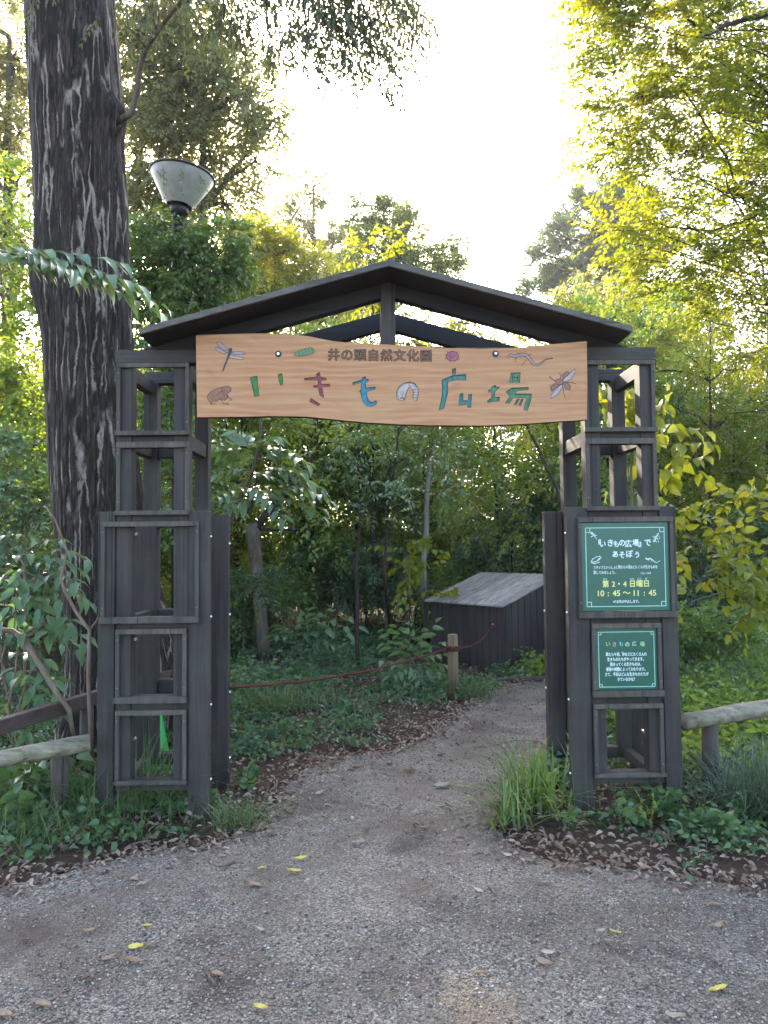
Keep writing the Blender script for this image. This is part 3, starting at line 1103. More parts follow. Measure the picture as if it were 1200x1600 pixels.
# inner marks of the letters
lnm = []
z_ = lambda a: [A2(p) for p in a]
lnm += [(z_([(706, 388), (744, 387)]), .004, None, False), (z_([(712, 374), (711, 404), (736, 404), (738, 374)]), .003, None, False)]
for k in range(4):
    lnm.append((z_([(158 - k * 1, 455 + k * 14), (190, 450 + k * 16)]), .002, None, False))
lnm += [(z_([(140, 412), (138, 428), (150, 440)]), .002, None, False), (z_([(88, 470), (98, 458), (108, 470), (98, 484), (88, 470)]), .002, None, False), (z_([(88, 505), (100, 495), (112, 508)]), .006, None, False)]
for ln_ in lnm:
    strokes('letter_detail', [ln_], YS + FT - .0032, M_line, board)

# small title carved along the top
LT = m_plain('title_outline', lin(52, 42, 36), 0.7, 0.2)
LTi = m_plain('title_inner', lin(138, 106, 80), 0.7, 0.2)
for k, ch in enumerate('井の頭自然文化園'):
    p = at(521.5 + k * 20.6, 555.5 + k * 0.25, YS)
    a = txt_mesh('title_character', ch, .072, LT, board, (p[0], YS - .0012, p[2]), off=.003, extrude=.0006)
    txt_mesh('title_inlay', ch, .072, LTi, a, (p[0], YS - .0028, p[2]), off=0, extrude=.0004)


def creature(name, f, fills, lines, y=YS):
    root = None
    for pl, mt in fills:
        o_ = poly_fill(name if root is None else 'carved_fill', [smooth_closed([f(p) for p in pl], 1)], y - .0007, .0006, mt, board if root is None else root)
        if root is None: root = o_
    L_ = [([f(p) for p in pts], w0, w1, cl) for pts, w0, w1, cl in lines]
    if root is None:
        return strokes(name, L_, y - .0016, M_line, board)
    strokes('carved_outline', L_, y - .0016, M_line, root)
    return root


fw = m_plain('tint_wing', lin(172, 160, 160), .6)
fb = m_plain('tint_brown', lin(150, 104, 78), .6)
fg = m_plain('tint_leaf', lin(104, 140, 92), .6)
fp = m_plain('tint_pink', lin(158, 92, 104), .6)
fl = m_plain('tint_lilac', lin(160, 136, 134), .6)
fd = m_plain('tint_dark', lin(62, 66, 58), .6)
wings = [[(277, 240), (255, 215), (225, 196), (208, 196), (215, 212), (245, 235)], [(272, 256), (240, 236), (205, 220), (195, 226), (210, 242), (250, 258)],
         [(287, 247), (320, 244), (358, 248), (366, 256), (340, 263), (300, 260)], [(282, 262), (310, 268), (345, 278), (358, 286), (330, 290), (285, 280), (270, 268)]]
creature('dragonfly_carving', A1, [(w_, fw) for w_ in wings] + [([(272, 232), (282, 222), (294, 230), (290, 248), (276, 275), (246, 350), (238, 358), (236, 350), (262, 282), (272, 252)], fd)],
         [(w_, .0022, None, True) for w_ in wings] + [([(277, 240), (210, 200)], .0015, None, False), ([(287, 250), (362, 256)], .0015, None, False), ([(272, 256), (200, 226)], .0015, None, False)])
creature('frog_carving', A1, [([(155, 490), (170, 470), (200, 452), (240, 440), (268, 434), (286, 445), (285, 462), (262, 480), (268, 498), (250, 515), (225, 505), (205, 520), (190, 515), (180, 530), (160, 515)], fb)],
         [([(155, 490), (170, 470), (200, 452), (240, 440), (268, 434), (286, 445), (285, 462), (262, 480), (268, 498), (250, 515), (225, 505), (205, 520), (190, 515), (180, 530), (160, 515)], .0026, None, True),
          ([(262, 480), (275, 500), (292, 510), (280, 516)], .003, None, False), ([(225, 505), (245, 532), (275, 536), (262, 526)], .003, None, False), ([(180, 528), (170, 536), (200, 532)], .003, None, False),
          ([(200, 490), (222, 470), (255, 460)], .002, None, False), ([(180, 480), (190, 492), (186, 512)], .002, None, False), ([(240, 440), (236, 462), (252, 492)], .002, None, False)])
creature('caterpillar_carving', A1, [([(627, 264), (640, 250), (665, 240), (695, 229), (722, 222), (742, 232), (748, 246), (736, 256), (700, 266), (660, 271)], fg)],
         [([(627, 264), (640, 250), (665, 240), (695, 229), (722, 222), (742, 232), (748, 246), (736, 256), (700, 266), (660, 271)], .0024, None, True)] +
         [([(655 + k * 18, 243 - k * 5), (664 + k * 18, 254 - k * 3), (660 + k * 18, 269 - k * 4)], .002, None, False) for k in range(5)])
bug = [(378 + 35 * math.cos(k * .45), 270 + 27 * math.sin(k * .45)) for k in range(14)]
creature('beetle_carving', A2, [(bug, fp)], [(bug, .0026, None, True)] +
         [([(378 + 34 * math.cos(t_), 270 + 26 * math.sin(t_)), (378 + 48 * math.cos(t_ + .1), 270 + 36 * math.sin(t_ + .1))], .0028, .0014, False) for t_ in (.5, 1.2, 1.9, 2.6, 3.3, 3.9, 4.6, 5.4)] +
         [([(352, 262), (372, 280), (398, 262)], .0018, None, False), ([(362, 252), (370, 268), (366, 290)], .0018, None, False)])
npth = [(680, 274), (700, 264), (725, 270), (760, 260), (788, 266), (804, 286), (822, 310), (845, 321), (868, 308), (890, 288), (932, 281)]
nw = [6, 16, 13, 18, 17, 15, 13, 11, 8, 6, 2]
up_, dn_ = [], []
for k, (q, wd) in enumerate(zip(npth, nw)):
    t_ = np.array(npth[min(k + 1, 10)], float) - np.array(npth[max(k - 1, 0)], float)
    t_ /= np.linalg.norm(t_)
    up_.append((q[0] + t_[1] * wd / 2, q[1] - t_[0] * wd / 2)); dn_.append((q[0] - t_[1] * wd / 2, q[1] + t_[0] * wd / 2))
newt = up_ + dn_[::-1]
creature('lizard_carving', A2, [(newt, fl)], [(newt, .0022, None, True), ([(730, 278), (722, 296), (734, 300)], .003, .002, False), ([(745, 262), (740, 250), (728, 256)], .003, .002, False),
                                              ([(786, 290), (768, 310), (764, 326)], .003, .002, False), ([(795, 268), (806, 258), (818, 266)], .003, .002, False)])
bw = [[(1054, 338), (1052, 362), (1030, 398), (995, 412), (985, 402), (1010, 378)], [(988, 418), (984, 440), (960, 480), (918, 506), (922, 484), (950, 444)]]
ec = [[(980, 400), (984, 372), (1004, 354), (1022, 356), (1012, 378)], [(990, 424), (1012, 418), (1030, 436), (1026, 458), (1000, 452)], [(918, 440), (946, 424), (975, 428), (952, 446), (922, 466)]]
creature('flying_beetle_carving', A2, [(q, fw) for q in bw] + [(q, fb) for q in ec] + [([(944, 404), (960, 396), (985, 402), (995, 416), (978, 428), (955, 424)], fb)],
         [(q, .0022, None, True) for q in bw + ec] + [([(944, 404), (960, 396), (985, 402), (995, 416), (978, 428), (955, 424)], .0026, None, True),
          ([(946, 408), (925, 395), (912, 378), (918, 390), (906, 392)], .0035, .002, False), ([(948, 416), (925, 432), (906, 428)], .0032, .002, False), ([(970, 398), (976, 376), (966, 360)], .0032, .002, False),
          ([(992, 414), (1035, 416), (1060, 424)], .0032, .002, False), ([(984, 426), (990, 470), (1000, 502)], .0032, .002, False), ([(918, 438), (928, 458)], .003, None, False)])
for f, p in ((A1, (547, 259)), (A2, (615, 257))):
    x, z = f(p)
    m = MB()
    m.tube([(x, YS - .001, z), (x, YS - .004, z)], .0185, 20)
    o_ = m.build('bolt_washer', M_iron, board, .001)
    m = MB()
    m.tube([(x, YS - .0045, z), (x, YS - .013, z)], [.009, .008], 6)
    m.build('bolt_head', M_steel, o_, .001)

# ------------------------------------------------------------------ green notice panels in the right tower
M_green = m_plain('panel_green', lin(30, 92, 70), 0.32, 0.5)
M_white = m_plain('print_white', lin(226, 240, 232), 0.45)
M_mint = m_plain('print_mint', lin(176, 226, 206), 0.45)
M_yell = m_plain('print_yellow', lin(236, 232, 140), 0.45)
YP = -.0165


def panel(name, label, box, x0, x1, z0, z1):
    root = thing(name, label, 'notice panel', ((x0 + x1) / 2, YP, z0))
    MB().box(x0, x1, YP, YP + .0035, z0, z1).build('panel_sheet', M_green, root, .001)
    W_, H_ = x1 - x0, z1 - z0

    def uv(u, v): return (x0 + u * W_, z1 - v * H_)
    return root, uv


pbx = (at(908, 880, YP)[0] - .012, at(1045, 880, YP)[0] + .012)
tx0, tx1 = XLI + .055 + TW + .0015, XLO - .022 - TW - .0015
sg1, uv = panel('notice_panel', 'larger square green notice panel with yellow opening times on the right tower', None, tx0, tx1, ZR[963] + .002, ZR[823] - .002)
BZ = np.array([[0, 0]])


def border(root, uv, m_, k_, wd):
    a, b = m_, 1 - m_
    ls = [([uv(a, a + .01), uv(b, a + .01)], wd, None, False), ([uv(a, b), uv(b, b)], wd, None, False), ([uv(a, a + .01), uv(a, b)], wd, None, False), ([uv(b, a + .01), uv(b, b)], wd, None, False)]
    for cx_, cy_, sx_, sy_ in ((a, a + .01, 1, 1), (b, a + .01, -1, 1), (a, b, 1, -1), (b, b, -1, -1)):
        ls += [([uv(cx_ + sx_ * k_, cy_), uv(cx_ + sx_ * k_, cy_ + sy_ * k_)], wd, None, False), ([uv(cx_, cy_ + sy_ * k_), uv(cx_ + sx_ * k_, cy_ + sy_ * k_)], wd, None, False)]
    strokes('printed_border', ls, YP - .0012, M_mint, root, .0008)


border(sg1, uv, .05, .05, .0042)


def put(root, uv, u, v, s, size, mat, align='CENTER', off=0.0, sx=1.0, name='lettering', space=1.0, dy=0.0):
    x, z = uv(u, v)
    return txt_mesh(name, s, size, mat, root, (x, YP - .0014 - dy, z), align, off, .0005, sx, space)


# photograph's panel face: x 113..1095, y 85..1050 of the enlarged view
def q1(x, y): return ((x - 113) / 982.0, (y - 85) / 965.0)


def jitter_line(root, uv, chars, us, v, size, mat, off):
    for k, (ch, u) in enumerate(zip(chars, us)):
        put(root, uv, u, v + (.006 if k % 2 else -.004), ch, size * (1 + .06 * ((k * 7) % 3 - 1)), mat, 'CENTER', off, .92)


us = [q1(x, 0)[0] for x in (298, 352, 438, 504, 570, 640, 722, 790, 858)]
jitter_line(sg1, uv, '『いきもの広場』で', us, q1(0, 318)[1], .043, M_white, .0012)
us = [q1(x, 0)[0] for x in (490, 566, 648, 735)]
jitter_line(sg1, uv, 'あそぼう', us, q1(0, 440)[1], .043, M_white, .0012)
put(sg1, uv, *q1(240, 578), 'スタッフといっしょに草むらや池などにくらす生きものを', .0205, M_white, 'LEFT', .0004, .70)
put(sg1, uv, *q1(240, 634), '探してみましょう。', .0205, M_white, 'LEFT', .0004, .74)
put(sg1, uv, *q1(765, 645), 'くわしくはHP', .0145, M_white, 'LEFT', .0002, .7)
for s_, x_ in (('くさ', 530), ('いけ', 640), ('い', 830)):
    put(sg1, uv, *q1(x_, 555), s_, .008, M_white, 'CENTER', 0, .8, name='reading_aid')
put(sg1, uv, *q1(250, 610), 'さが', .008, M_white, 'CENTER', 0, .8, name='reading_aid')
for s_, x_ in (('第', 374), ('2', 462), ('・', 524), ('4', 590), ('日', 675), ('曜', 755), ('日', 832)):
    put(sg1, uv, *q1(x_, 762), s_, .042, M_yell, 'CENTER', .0010, .95)
for s_, x_ in (('だい', 372), ('にち', 672), ('よう', 752), ('び', 830)):
    put(sg1, uv, *q1(x_, 706), s_, .0135, M_white, 'CENTER', .0002, .9, name='reading_aid')
for s_, x_ in (('10', 312), (':', 402), ('45', 494), ('～', 606), ('11', 714), (':', 806), ('45', 898)):
    put(sg1, uv, *q1(x_, 862), s_, .046, M_yell, 'CENTER', .0010, 1.0)
put(sg1, uv, *q1(610, 952), '※7,8月は中止します。', .0205, M_white, 'CENTER', .0004, .80)


def q1f(uv): return lambda p: uv(*q1(*p))


f1 = q1f(uv)
strokes('printed_dragonfly', [([f1(p) for p in pts], a, b, False) for pts, a, b in (
    ([(232, 186), (256, 220), (284, 266)], .005, .003), ([(216, 200), (250, 216), (272, 208)], .006, .003), ([(222, 240), (252, 226), (288, 226)], .006, .003), ([(222, 190), (240, 200)], .006, .004))], YP - .0014, M_white, sg1)
strokes('printed_grasshopper', [([f1(p) for p in pts], a, b, False) for pts, a, b in (
    ([(985, 205), (960, 250), (930, 305)], .004, .006), ([(975, 212), (940, 255), (918, 300)], .002, .003), ([(912, 240), (950, 262), (995, 270)], .002, .002), ([(930, 236), (955, 262)], .003, .002), ([(965, 262), (985, 310)], .002, .002), ([(985, 235), (1000, 262)], .002, .002), ([(940, 285), (965, 312)], .003, .002))], YP - .0014, M_white, sg1)
strokes('printed_frog', [([f1(p) for p in pts], a, b, False) for pts, a, b in (
    ([(215, 520), (235, 482), (280, 460), (315, 452), (330, 465), (310, 490), (275, 510), (240, 515), (215, 520)], .004, .004), ([(215, 520), (250, 532), (315, 520), (285, 500), (318, 470)], .004, .004), ([(240, 520), (262, 540)], .004, .003))], YP - .0014, M_white, sg1)
strokes('printed_lizard', [([f1(p) for p in pts], a, b, False) for pts, a, b in (
    ([(828, 480), (850, 490), (880, 484), (905, 495), (925, 518), (955, 530), (995, 505)], .009, .002), ([(868, 490), (856, 512)], .003, .002), ([(900, 492), (890, 518)], .003, .002), ([(880, 484), (880, 474)], .003, .002))], YP - .0014, M_white, sg1)

t20, t21 = XI + .005 + TW + .0015, XO - .012 - TW - .0015
sg2, uv2 = panel('notice_panel', 'smaller green notice panel with white paragraph text below the larger one', None, t20, t21, ZR[1087] + .002, ZR[990] - .002)
border(sg2, uv2, .045, .045, .0036)


def q2(x, y): return ((x - 165) / 905.0, (y - 130) / 915.0)


M_tints = [m_plain('print_' + nm_, c_, .45) for nm_, c_ in (('lime', lin(170, 220, 150)), ('salmon', lin(226, 170, 140)), ('aqua', lin(130, 210, 210)), ('cream', lin(220, 220, 200)), ('seafoam', lin(170, 220, 200)), ('sage', lin(180, 216, 170)))]
for k, (ch, x_) in enumerate(zip('いきもの広場', (345, 442, 540, 632, 735, 855))):
    put(sg2, uv2, *q2(x_, 368 + (4 if k % 2 else -4)), ch, .030, M_tints[k], 'CENTER', .0003, .95)
rows = ['草むらや池、林などにたくさんの', '生きものたちがやってきます。', '集まってくる生きものは、', '季節や時間によってかわります。', 'さて、今日はどんな生きものたちが', 'きているかな？']
for k, (s_, wpx) in enumerate(zip(rows, (595, 555, 475, 600, 630, 280))):
    put(sg2, uv2, *q2(612, 520 + k * 75), s_, .0225, M_white, 'CENTER', .0006, .70)
for s_, x_, y_ in (('くさ', 325, 488), ('いけ', 492, 488), ('はやし', 560, 488), ('い', 345, 562), ('あつ', 390, 638), ('い', 632, 638), ('きせつ', 352, 712), ('じかん', 480, 712), ('きょう', 440, 788), ('い', 660, 788)):
    put(sg2, uv2, *q2(x_, y_), s_, .0078, M_white, 'CENTER', 0, .8, name='reading_aid')
# ------------------------------------------------------------------ storage box beside the path
C0 = gp(789, 1049)[:2]; L0 = gp(673, 1030)[:2]
ex = (L0 - C0); wl_ = np.linalg.norm(ex); ex = ex / wl_
ey = np.array([-ex[1], ex[0]])
if ey[0] < 0: ey = -ey
dl = 1.0
hbox = thing('storage_box', 'dark plank storage box with a pale sloping lid beside the gravel path', 'storage box', (*(C0 + ex * wl_ / 2 + ey * dl / 2), 0))


def bw_(u, v, z):
    q = C0 + ex * u + ey * v
    return (q[0], q[1], z)


HL, HH = .775, 1.075


def hz(v): return HL + (HH - HL) * v / dl


m = MB()
nb = 11
for k in range(nb):
    a, b = k * wl_ / nb + .005, (k + 1) * wl_ / nb - .005
    dv = rng.uniform(0, .003)
    m.hexa([bw_(a, 0 + dv, -.03), bw_(b, 0 + dv, -.03), bw_(b, .022, -.03), bw_(a, .022, -.03), bw_(a, 0 + dv, hz(0)), bw_(b, 0 + dv, hz(0)), bw_(b, .022, hz(.022)), bw_(a, .022, hz(.022))])
m.build('front_wall', Wb['z'], hbox, .002)
m = MB()
for k in range(nb):
    a, b = k * wl_ / nb + .005, (k + 1) * wl_ / nb - .005
    m.hexa([bw_(a, dl - .022, -.03), bw_(b, dl - .022, -.03), bw_(b, dl, -.03), bw_(a, dl, -.03), bw_(a, dl - .022, hz(dl - .022)), bw_(b, dl - .022, hz(dl - .022)), bw_(b, dl, hz(dl)), bw_(a, dl, hz(dl))])
m.build('back_wall', Wb['z'], hbox, .002)
for u0 in (0, wl_ - .022):
    m = MB()
    for k in range(8):
        a, b = .024 + k * (dl - .048) / 8 + .005, .024 + (k + 1) * (dl - .048) / 8 - .005
        m.hexa([bw_(u0, a, -.03), bw_(u0 + .022, a, -.03), bw_(u0 + .022, b, -.03), bw_(u0, b, -.03), bw_(u0, a, hz(a)), bw_(u0 + .022, a, hz(a)), bw_(u0 + .022, b, hz(b)), bw_(u0, b, hz(b))])
    m.build('side_wall', Wb['z'], hbox, .002)
MB().hexa([bw_(.025, .024, -.03), bw_(wl_ - .025, .024, -.03), bw_(wl_ - .025, dl - .024, -.03), bw_(.025, dl - .024, -.03), bw_(.025, .024, .02), bw_(wl_ - .025, .024, .02), bw_(wl_ - .025, dl - .024, .02), bw_(.025, dl - .024, .02)]).build('box_floor', Wb['z'], hbox)
# lid boards run up the slope
m = MB()
nl = 9
ovl = .045
for k in range(nl):
    a, b = -ovl + k * (wl_ + 2 * ovl) / nl + .002, -ovl + (k + 1) * (wl_ + 2 * ovl) / nl - .002
    j = rng.uniform(-.006, .006)
    lo, hi = -.06 + j, dl + .05
    zo = .003
    m.hexa([bw_(a, lo, hz(lo) + zo), bw_(b, lo, hz(lo) + zo), bw_(b, hi, hz(hi) + zo), bw_(a, hi, hz(hi) + zo), bw_(a, lo, hz(lo) + zo + .024), bw_(b, lo, hz(lo) + zo + .024), bw_(b, hi, hz(hi) + zo + .024), bw_(a, hi, hz(hi) + zo + .024)])
def m_lid():
    t = NT('weathered_lid_boards')
    ang = math.atan2(ey[1], ey[0])
    tc = t.n('TexCoord')
    mp = t.n('Mapping')
    mp.vector_type = 'TEXTURE'
    mp.inputs['Rotation'].default_value = (0, 0, ang)
    mp.inputs['Scale'].default_value = (.6, .022, .05)
    t.l(tc.outputs['Object'], mp.inputs[0])
    g_ = t.noise(mp.outputs[0], 1.0, 6, .65, .3)
    c = t.ramp(g_, [(0.3, lin(92, 86, 82)), (0.7, lin(190, 180, 168))])
    pc = t.n('NewGeometry')
    c = t.mix(1.0, c, t.ramp(pc.outputs['Random Per Island'], [(0, (.7, .7, .7)), (1, (1.3, 1.28, 1.25))]), 'MULTIPLY')
    return t.fin(c, .8, t.bump(g_, .3, .004), .3)
m.build('lid', m_lid(), hbox, .003)

# timber edging by the box
e0, e1 = gp(752, 1066)[:2], gp(905, 1064)[:2]
m = MB(); m.tube(curve_pts((*e0, .02), (*e1, .02), 8, 0, .004, rng), .035, 8)
tag(m.build('path_edging_log', Wfpost, None, 0, True), 'thin grey timber edging lying between the gravel path and the storage box', 'edging log')

# ------------------------------------------------------------------ rope post and rope
pb = gp(708.5, 1090)[:2]
Yp = pb[1]
dpost = Yp + 4.25
rp_ = .0535
zt = float(at(709, 991, Yp)[2])
rpst = thing('rope_post', 'short round pale wooden post carrying a red-brown rope beside the path', 'post', (*pb, 0))
MB().tube([(*pb, -.05), (*pb, zt * .5), (*pb, zt - .012), (*pb, zt)], [rp_, rp_ * .98, rp_ * .96, rp_ * .86], 20).build('post_shaft', Wpost, rpst, 0, True)
M_rope = None


def m_rope():
    t = NT('red_brown_rope')
    wv = t.n('TexWave', bands_direction='DIAGONAL')
    wv.inputs['Scale'].default_value = 28.0
    t.l(t.coord(), wv.inputs[0])
    c = t.ramp(wv.outputs['Fac'], [(0.1, lin(60, 27, 25)), (0.8, lin(118, 58, 50))])
    return t.fin(c, .85, t.bump(wv.outputs['Fac'], .6, .004), .2)


M_rope = m_rope()
zk = float(at(709, 1013, Yp)[2])
rope = thing('rope', 'red-brown rope strung from the left gate tower round the post to the storage box', 'rope', (*pb, zk))
r0 = at(357, 1073, .6); r0[0] = -XLI + .002; r0[1] = .565
r1 = np.array([pb[0] - rp_ - .004, Yp - .02, zk])
r2 = np.array([pb[0] + rp_ + .004, Yp - .01, zk + .005])
fx = at(770, 976, (C0[1] + .25))
# fastening on the front wall of the box
for it in range(3):
    uu = np.linalg.norm(np.array(fx[:2]) - C0)
    best = min(np.linspace(0, wl_, 200), key=lambda u: abs((lambda q: ((q - CAM) @ MN)[0] / ((q - CAM) @ MN)[1] * F + CX)(np.array(bw_(u, -.01, .6))) - 770))
q = np.array(bw_(best, -.012, 0)); fx = at(770, 976, q[1])
m = MB()
m.tube(curve_pts(r0, r1, 22, -.022, .0008, rng), .0085, 8)
m.tube(curve_pts(r2, fx, 12, -.05, .001, rng), .0085, 8)
m.build('rope_line', M_rope, rope, 0, True)
m = MB()
for dz in (-.014, .004, .021):
    m.tube([(pb[0] + (rp_ + .006) * math.cos(a_), pb[1] + (rp_ + .006) * math.sin(a_), zk + dz + .004 * math.sin(a_)) for a_ in np.linspace(0, 6.283, 25)], .0085, 8)
m.tube(curve_pts((pb[0] - rp_ - .006, pb[1] - .02, zk - .01), (pb[0] - rp_ - .05, pb[1] - .05, zk - .05), 5, .1, .02, rng), .007, 6)
m.build('rope_knot', M_rope, rope, 0, True)
m = MB(); m.tube([fx + np.array([.004, .004, 0]), fx + np.array([0, .03, 0])], .011, 8)
m.build('rope_hook', M_steel, rope)

# ------------------------------------------------------------------ low rail fences


def log_(name, a, b, r_, mat, parent, seed):
    rr = np.random.default_rng(seed)
    m = MB()
    p = curve_pts(a, b, 12, 0, .003, rr)
    m.tube(p, [r_ * rr.uniform(.93, 1.07) for _ in p], 12)
    return m.build(name, mat, parent, 0, True)


f1r = thing('low_fence', 'low log fence with lichen-grey rail left of the left gate tower', 'fence', (*gp(90, 1284)[:2], 0))
log_('rail', at(-260, 1236, -.55), at(141, 1160, -.12), .047, Wfence, f1r, 1)
pq = gp(91, 1282)
MB().tube([(pq[0], pq[1] + .02, -.05), (pq[0] + .004, pq[1] + .02, .2), (pq[0], pq[1] + .02, float(at(91, 1176, pq[1])[2]))], [.053, .05, .05], 14).build('post', Wfpost, f1r, 0, True)
f2r = thing('low_fence', 'brown squared rail running behind the left gate tower', 'fence', (*at(180, 1140, .9)[:2], 0))
a, b = at(-90, 1163, -.25), at(285, 1048, 1.75)
d = (b - a) / np.linalg.norm(b - a); sd_ = np.cross(d, (0, 0, 1)); sd_ /= np.linalg.norm(sd_)
upv = np.cross(sd_, d)
m = MB(); hw, hh = .03, .045
m.hexa([a - sd_ * hw - upv * hh, b - sd_ * hw - upv * hh, b + sd_ * hw - upv * hh, a + sd_ * hw - upv * hh, a - sd_ * hw + upv * hh, b - sd_ * hw + upv * hh, b + sd_ * hw + upv * hh, a + sd_ * hw + upv * hh])
m.build('rail', Wbrown, f2r, .006)
for t_ in (.5, .985):
    q = a + (b - a) * t_
    MB().tube([(q[0], q[1], -.05), (q[0], q[1], q[2] - .046)], .045, 10).build('post', Wfpost, f2r, 0, True)
f3r = thing('low_fence', 'low log fence with cut log end right of the right gate tower', 'fence', (*at(1110, 1200, .45)[:2], 0))
log_('rail', at(1067, 1128, .25), at(1420, 1066, 1.1), .054, Wfence, f3r, 3)
_a, _b = at(1067, 1128, .25), at(1420, 1066, 1.1)
q = _a + (_b - _a) * .10
MB().tube([(q[0], q[1], -.05), (q[0], q[1], q[2] - .03)], [.052, .048], 12).build('post', Wfpost, f3r, 0, True)

# ------------------------------------------------------------------ green cone behind the left tower
gc = at(252, 1198, .98)
cone = thing('traffic_cone', 'bright green plastic cone standing behind the left gate tower', 'cone', (gc[0] - .055, gc[1], 0))
M_gcone = m_plain('green_plastic', lin(20, 176, 66), .4, .5)
cx_, cy_ = float(gc[0] - .055), float(gc[1])
MB().lathe([(.118, .03), (.112, .045), (.034, .50), (.024, .505), (.0, .508)], (cx_, cy_, 0), 24).build('cone_body', M_gcone, cone, 0, True)
MB().box(cx_ - .17, cx_ + .17, cy_ - .17, cy_ + .17, .0, .032).build('cone_base', M_gcone, cone, .01)

# ------------------------------------------------------------------ lamp
dL = 7.6
lt_ = at(283, 283, dL - 4.25); lb_ = at(280, 322, dL - 4.25)
base = np.array([lb_[0] - .01, lb_[1], 0])
lamp = thing('park_lamp', 'white funnel-shaped lamp on a dark pole overgrown by climbing plants', 'lamp', base)
MB().tube([base + (0, 0, -.05), (base[0], base[1], lb_[2] + .01)], .065, 14).build('lamp_pole', M_iron, lamp, 0, True)
M_enam = m_plain('lamp_white', lin(178, 180, 170), .4, .5)
rt = 49.5 / F * dL
hgt = float(lt_[2] - lb_[2]) + .05
prof = [(.13, .0), (.14, .015), (.18, .06), (rt * .86, hgt * .74), (rt, hgt), (rt * 1.0, hgt + .012), (rt - .012, hgt + .010), (rt * .84, hgt * .74), (.14, .06), (0, .05)]
m = MB(); m.lathe(prof, (0, 0, 0), 40)
tl_ = Matrix.Rotation(R(6), 3, 'Y')
m.v = [tuple(np.array(tl_ @ Vector(v)) + np.array([lb_[0], lb_[1], lb_[2]])) for v in m.v]
sh = m.build('lamp_shade', M_enam, lamp, 0, True)
m = MB()
m.tube([tuple(np.array(tl_ @ Vector((rt * 1.005 * math.cos(a_), rt * 1.005 * math.sin(a_), hgt + .006))) + np.array([lb_[0], lb_[1], lb_[2]])) for a_ in np.linspace(0, 6.2832, 41)], .012, 8)
m.build('shade_rim', M_iron, sh, 0, True)
m = MB(); m.lathe([(.02, .52), (.085, .56), (.02, .66)], (0, 0, 0), 12)
MB().tube([(lb_[0], lb_[1], lb_[2] - .10), (lb_[0], lb_[1], lb_[2] + .005)], [.085, .1], 16).build('lamp_collar', M_iron, lamp, 0, True)
# ------------------------------------------------------------------ big fissured tree
bt_base = at(198, 1150, 1.65)
TD = 5.9
big = thing('tall_tree', 'massive old tree with pale-fissured dark bark behind the left gate tower', 'tree', (bt_base[0], bt_base[1], 0))
KP = [(100, -260, 64), (104, -120, 66), (110, 0, 68), (116, 100, 70), (122, 200, 69), (126, 260, 68), (130, 330, 68), (134, 420, 68), (140, 520, 66), (143, 620, 65), (147, 720, 66), (155, 820, 68), (168, 900, 71), (183, 980, 77), (194, 1070, 86), (200, 1160, 98)]
cen = [at(x, y, 1.65) for x, y, _ in KP]
rad = [h * TD / F for _, _, h in KP]
cen = cen[::-1]; rad = rad[::-1]
# vertical resample
ts = np.linspace(0, len(cen) - 1, 200)
CC = np.stack([np.interp(ts, range(len(cen)), [c[k] for c in cen]) for k in range(3)], 1)
RR = np.interp(ts, range(len(cen)), rad)
na = 110
ang = np.linspace(0, 2 * np.pi, na, endpoint=False)
AA, ZZ = np.meshgrid(ang, CC[:, 2])
# plates of bark: ridged waves bending along the trunk
rg = 0
for k_, f_, tw, am, ph in ((0, 13, 1.3, 1.0, .3), (1, 17, -1.1, .9, 1.7), (2, 29, .8, .5, 2.2), (3, 41, -2.1, .35, .4)):
    rg = rg + am * np.abs(np.sin(f_ / 2 * AA + tw * ZZ + .9 * np.sin(ZZ * (1.7 + k_ * .6) + ph) + .5 * np.sin(3 * AA + ZZ * 2.3 + ph)))
rg = (rg - rg.mean()) * .0085
big_b = .012 * np.sin(3 * AA + ZZ * .8) + .010 * np.sin(5 * AA - ZZ * 1.4 + 1)
flare = np.maximum(0, 1 - ZZ / .9) ** 2 * (.09 * np.sin(5 * AA + .6))
# swollen knots where branches were lost
knot = .10 * np.exp(-((np.angle(np.exp(1j * (AA + .25))) / .30) ** 2) - ((ZZ - float(at(190, 190, 1.65)[2])) / .13) ** 2)
knot += .06 * np.exp(-((np.angle(np.exp(1j * (AA - 3.5))) / .35) ** 2) - ((ZZ - float(at(60, 450, 1.65)[2])) / .22) ** 2)
Rd = RR[:, None] * (1 + flare / .4) + rg + big_b + knot
V = np.stack([CC[:, :1] + Rd * np.cos(AA), CC[:, 1:2] + Rd * np.sin(AA), CC[:, 2:] + 0 * AA], 2).reshape(-1, 3)
i, j = np.meshgrid(np.arange(na), np.arange(len(ts) - 1))
a0 = (j * na + i).ravel(); a1 = (j * na + (i + 1) % na).ravel()
obj_np('trunk', V, np.stack([a0, a1, a1 + na, a0 + na], 1), B_big, big, True)
# slender branch rising from the knot
br = [at(192, 186, 1.45), at(205, 178, 1.4), at(213, 150, 1.35), at(217, 110, 1.3), at(228, 75, 1.25), at(246, 50, 1.2), at(268, 20, 1.1), at(300, -20, 1.0), at(340, -70, .9)]
m = MB(); m.tube(br, [.028, .026, .023, .021, .019, .017, .014, .012, .01], 8)
for q, e in ((5, (232, 0)), (4, (195, 40)), (6, (330, -10)), (5, (225, -40))):
    m.tube(curve_pts(br[q], at(*e, 1.0), 6, .05, .03, rng), np.linspace(.009, .003, 6), 5)
m.build('branch', B_grey, big, 0, True)
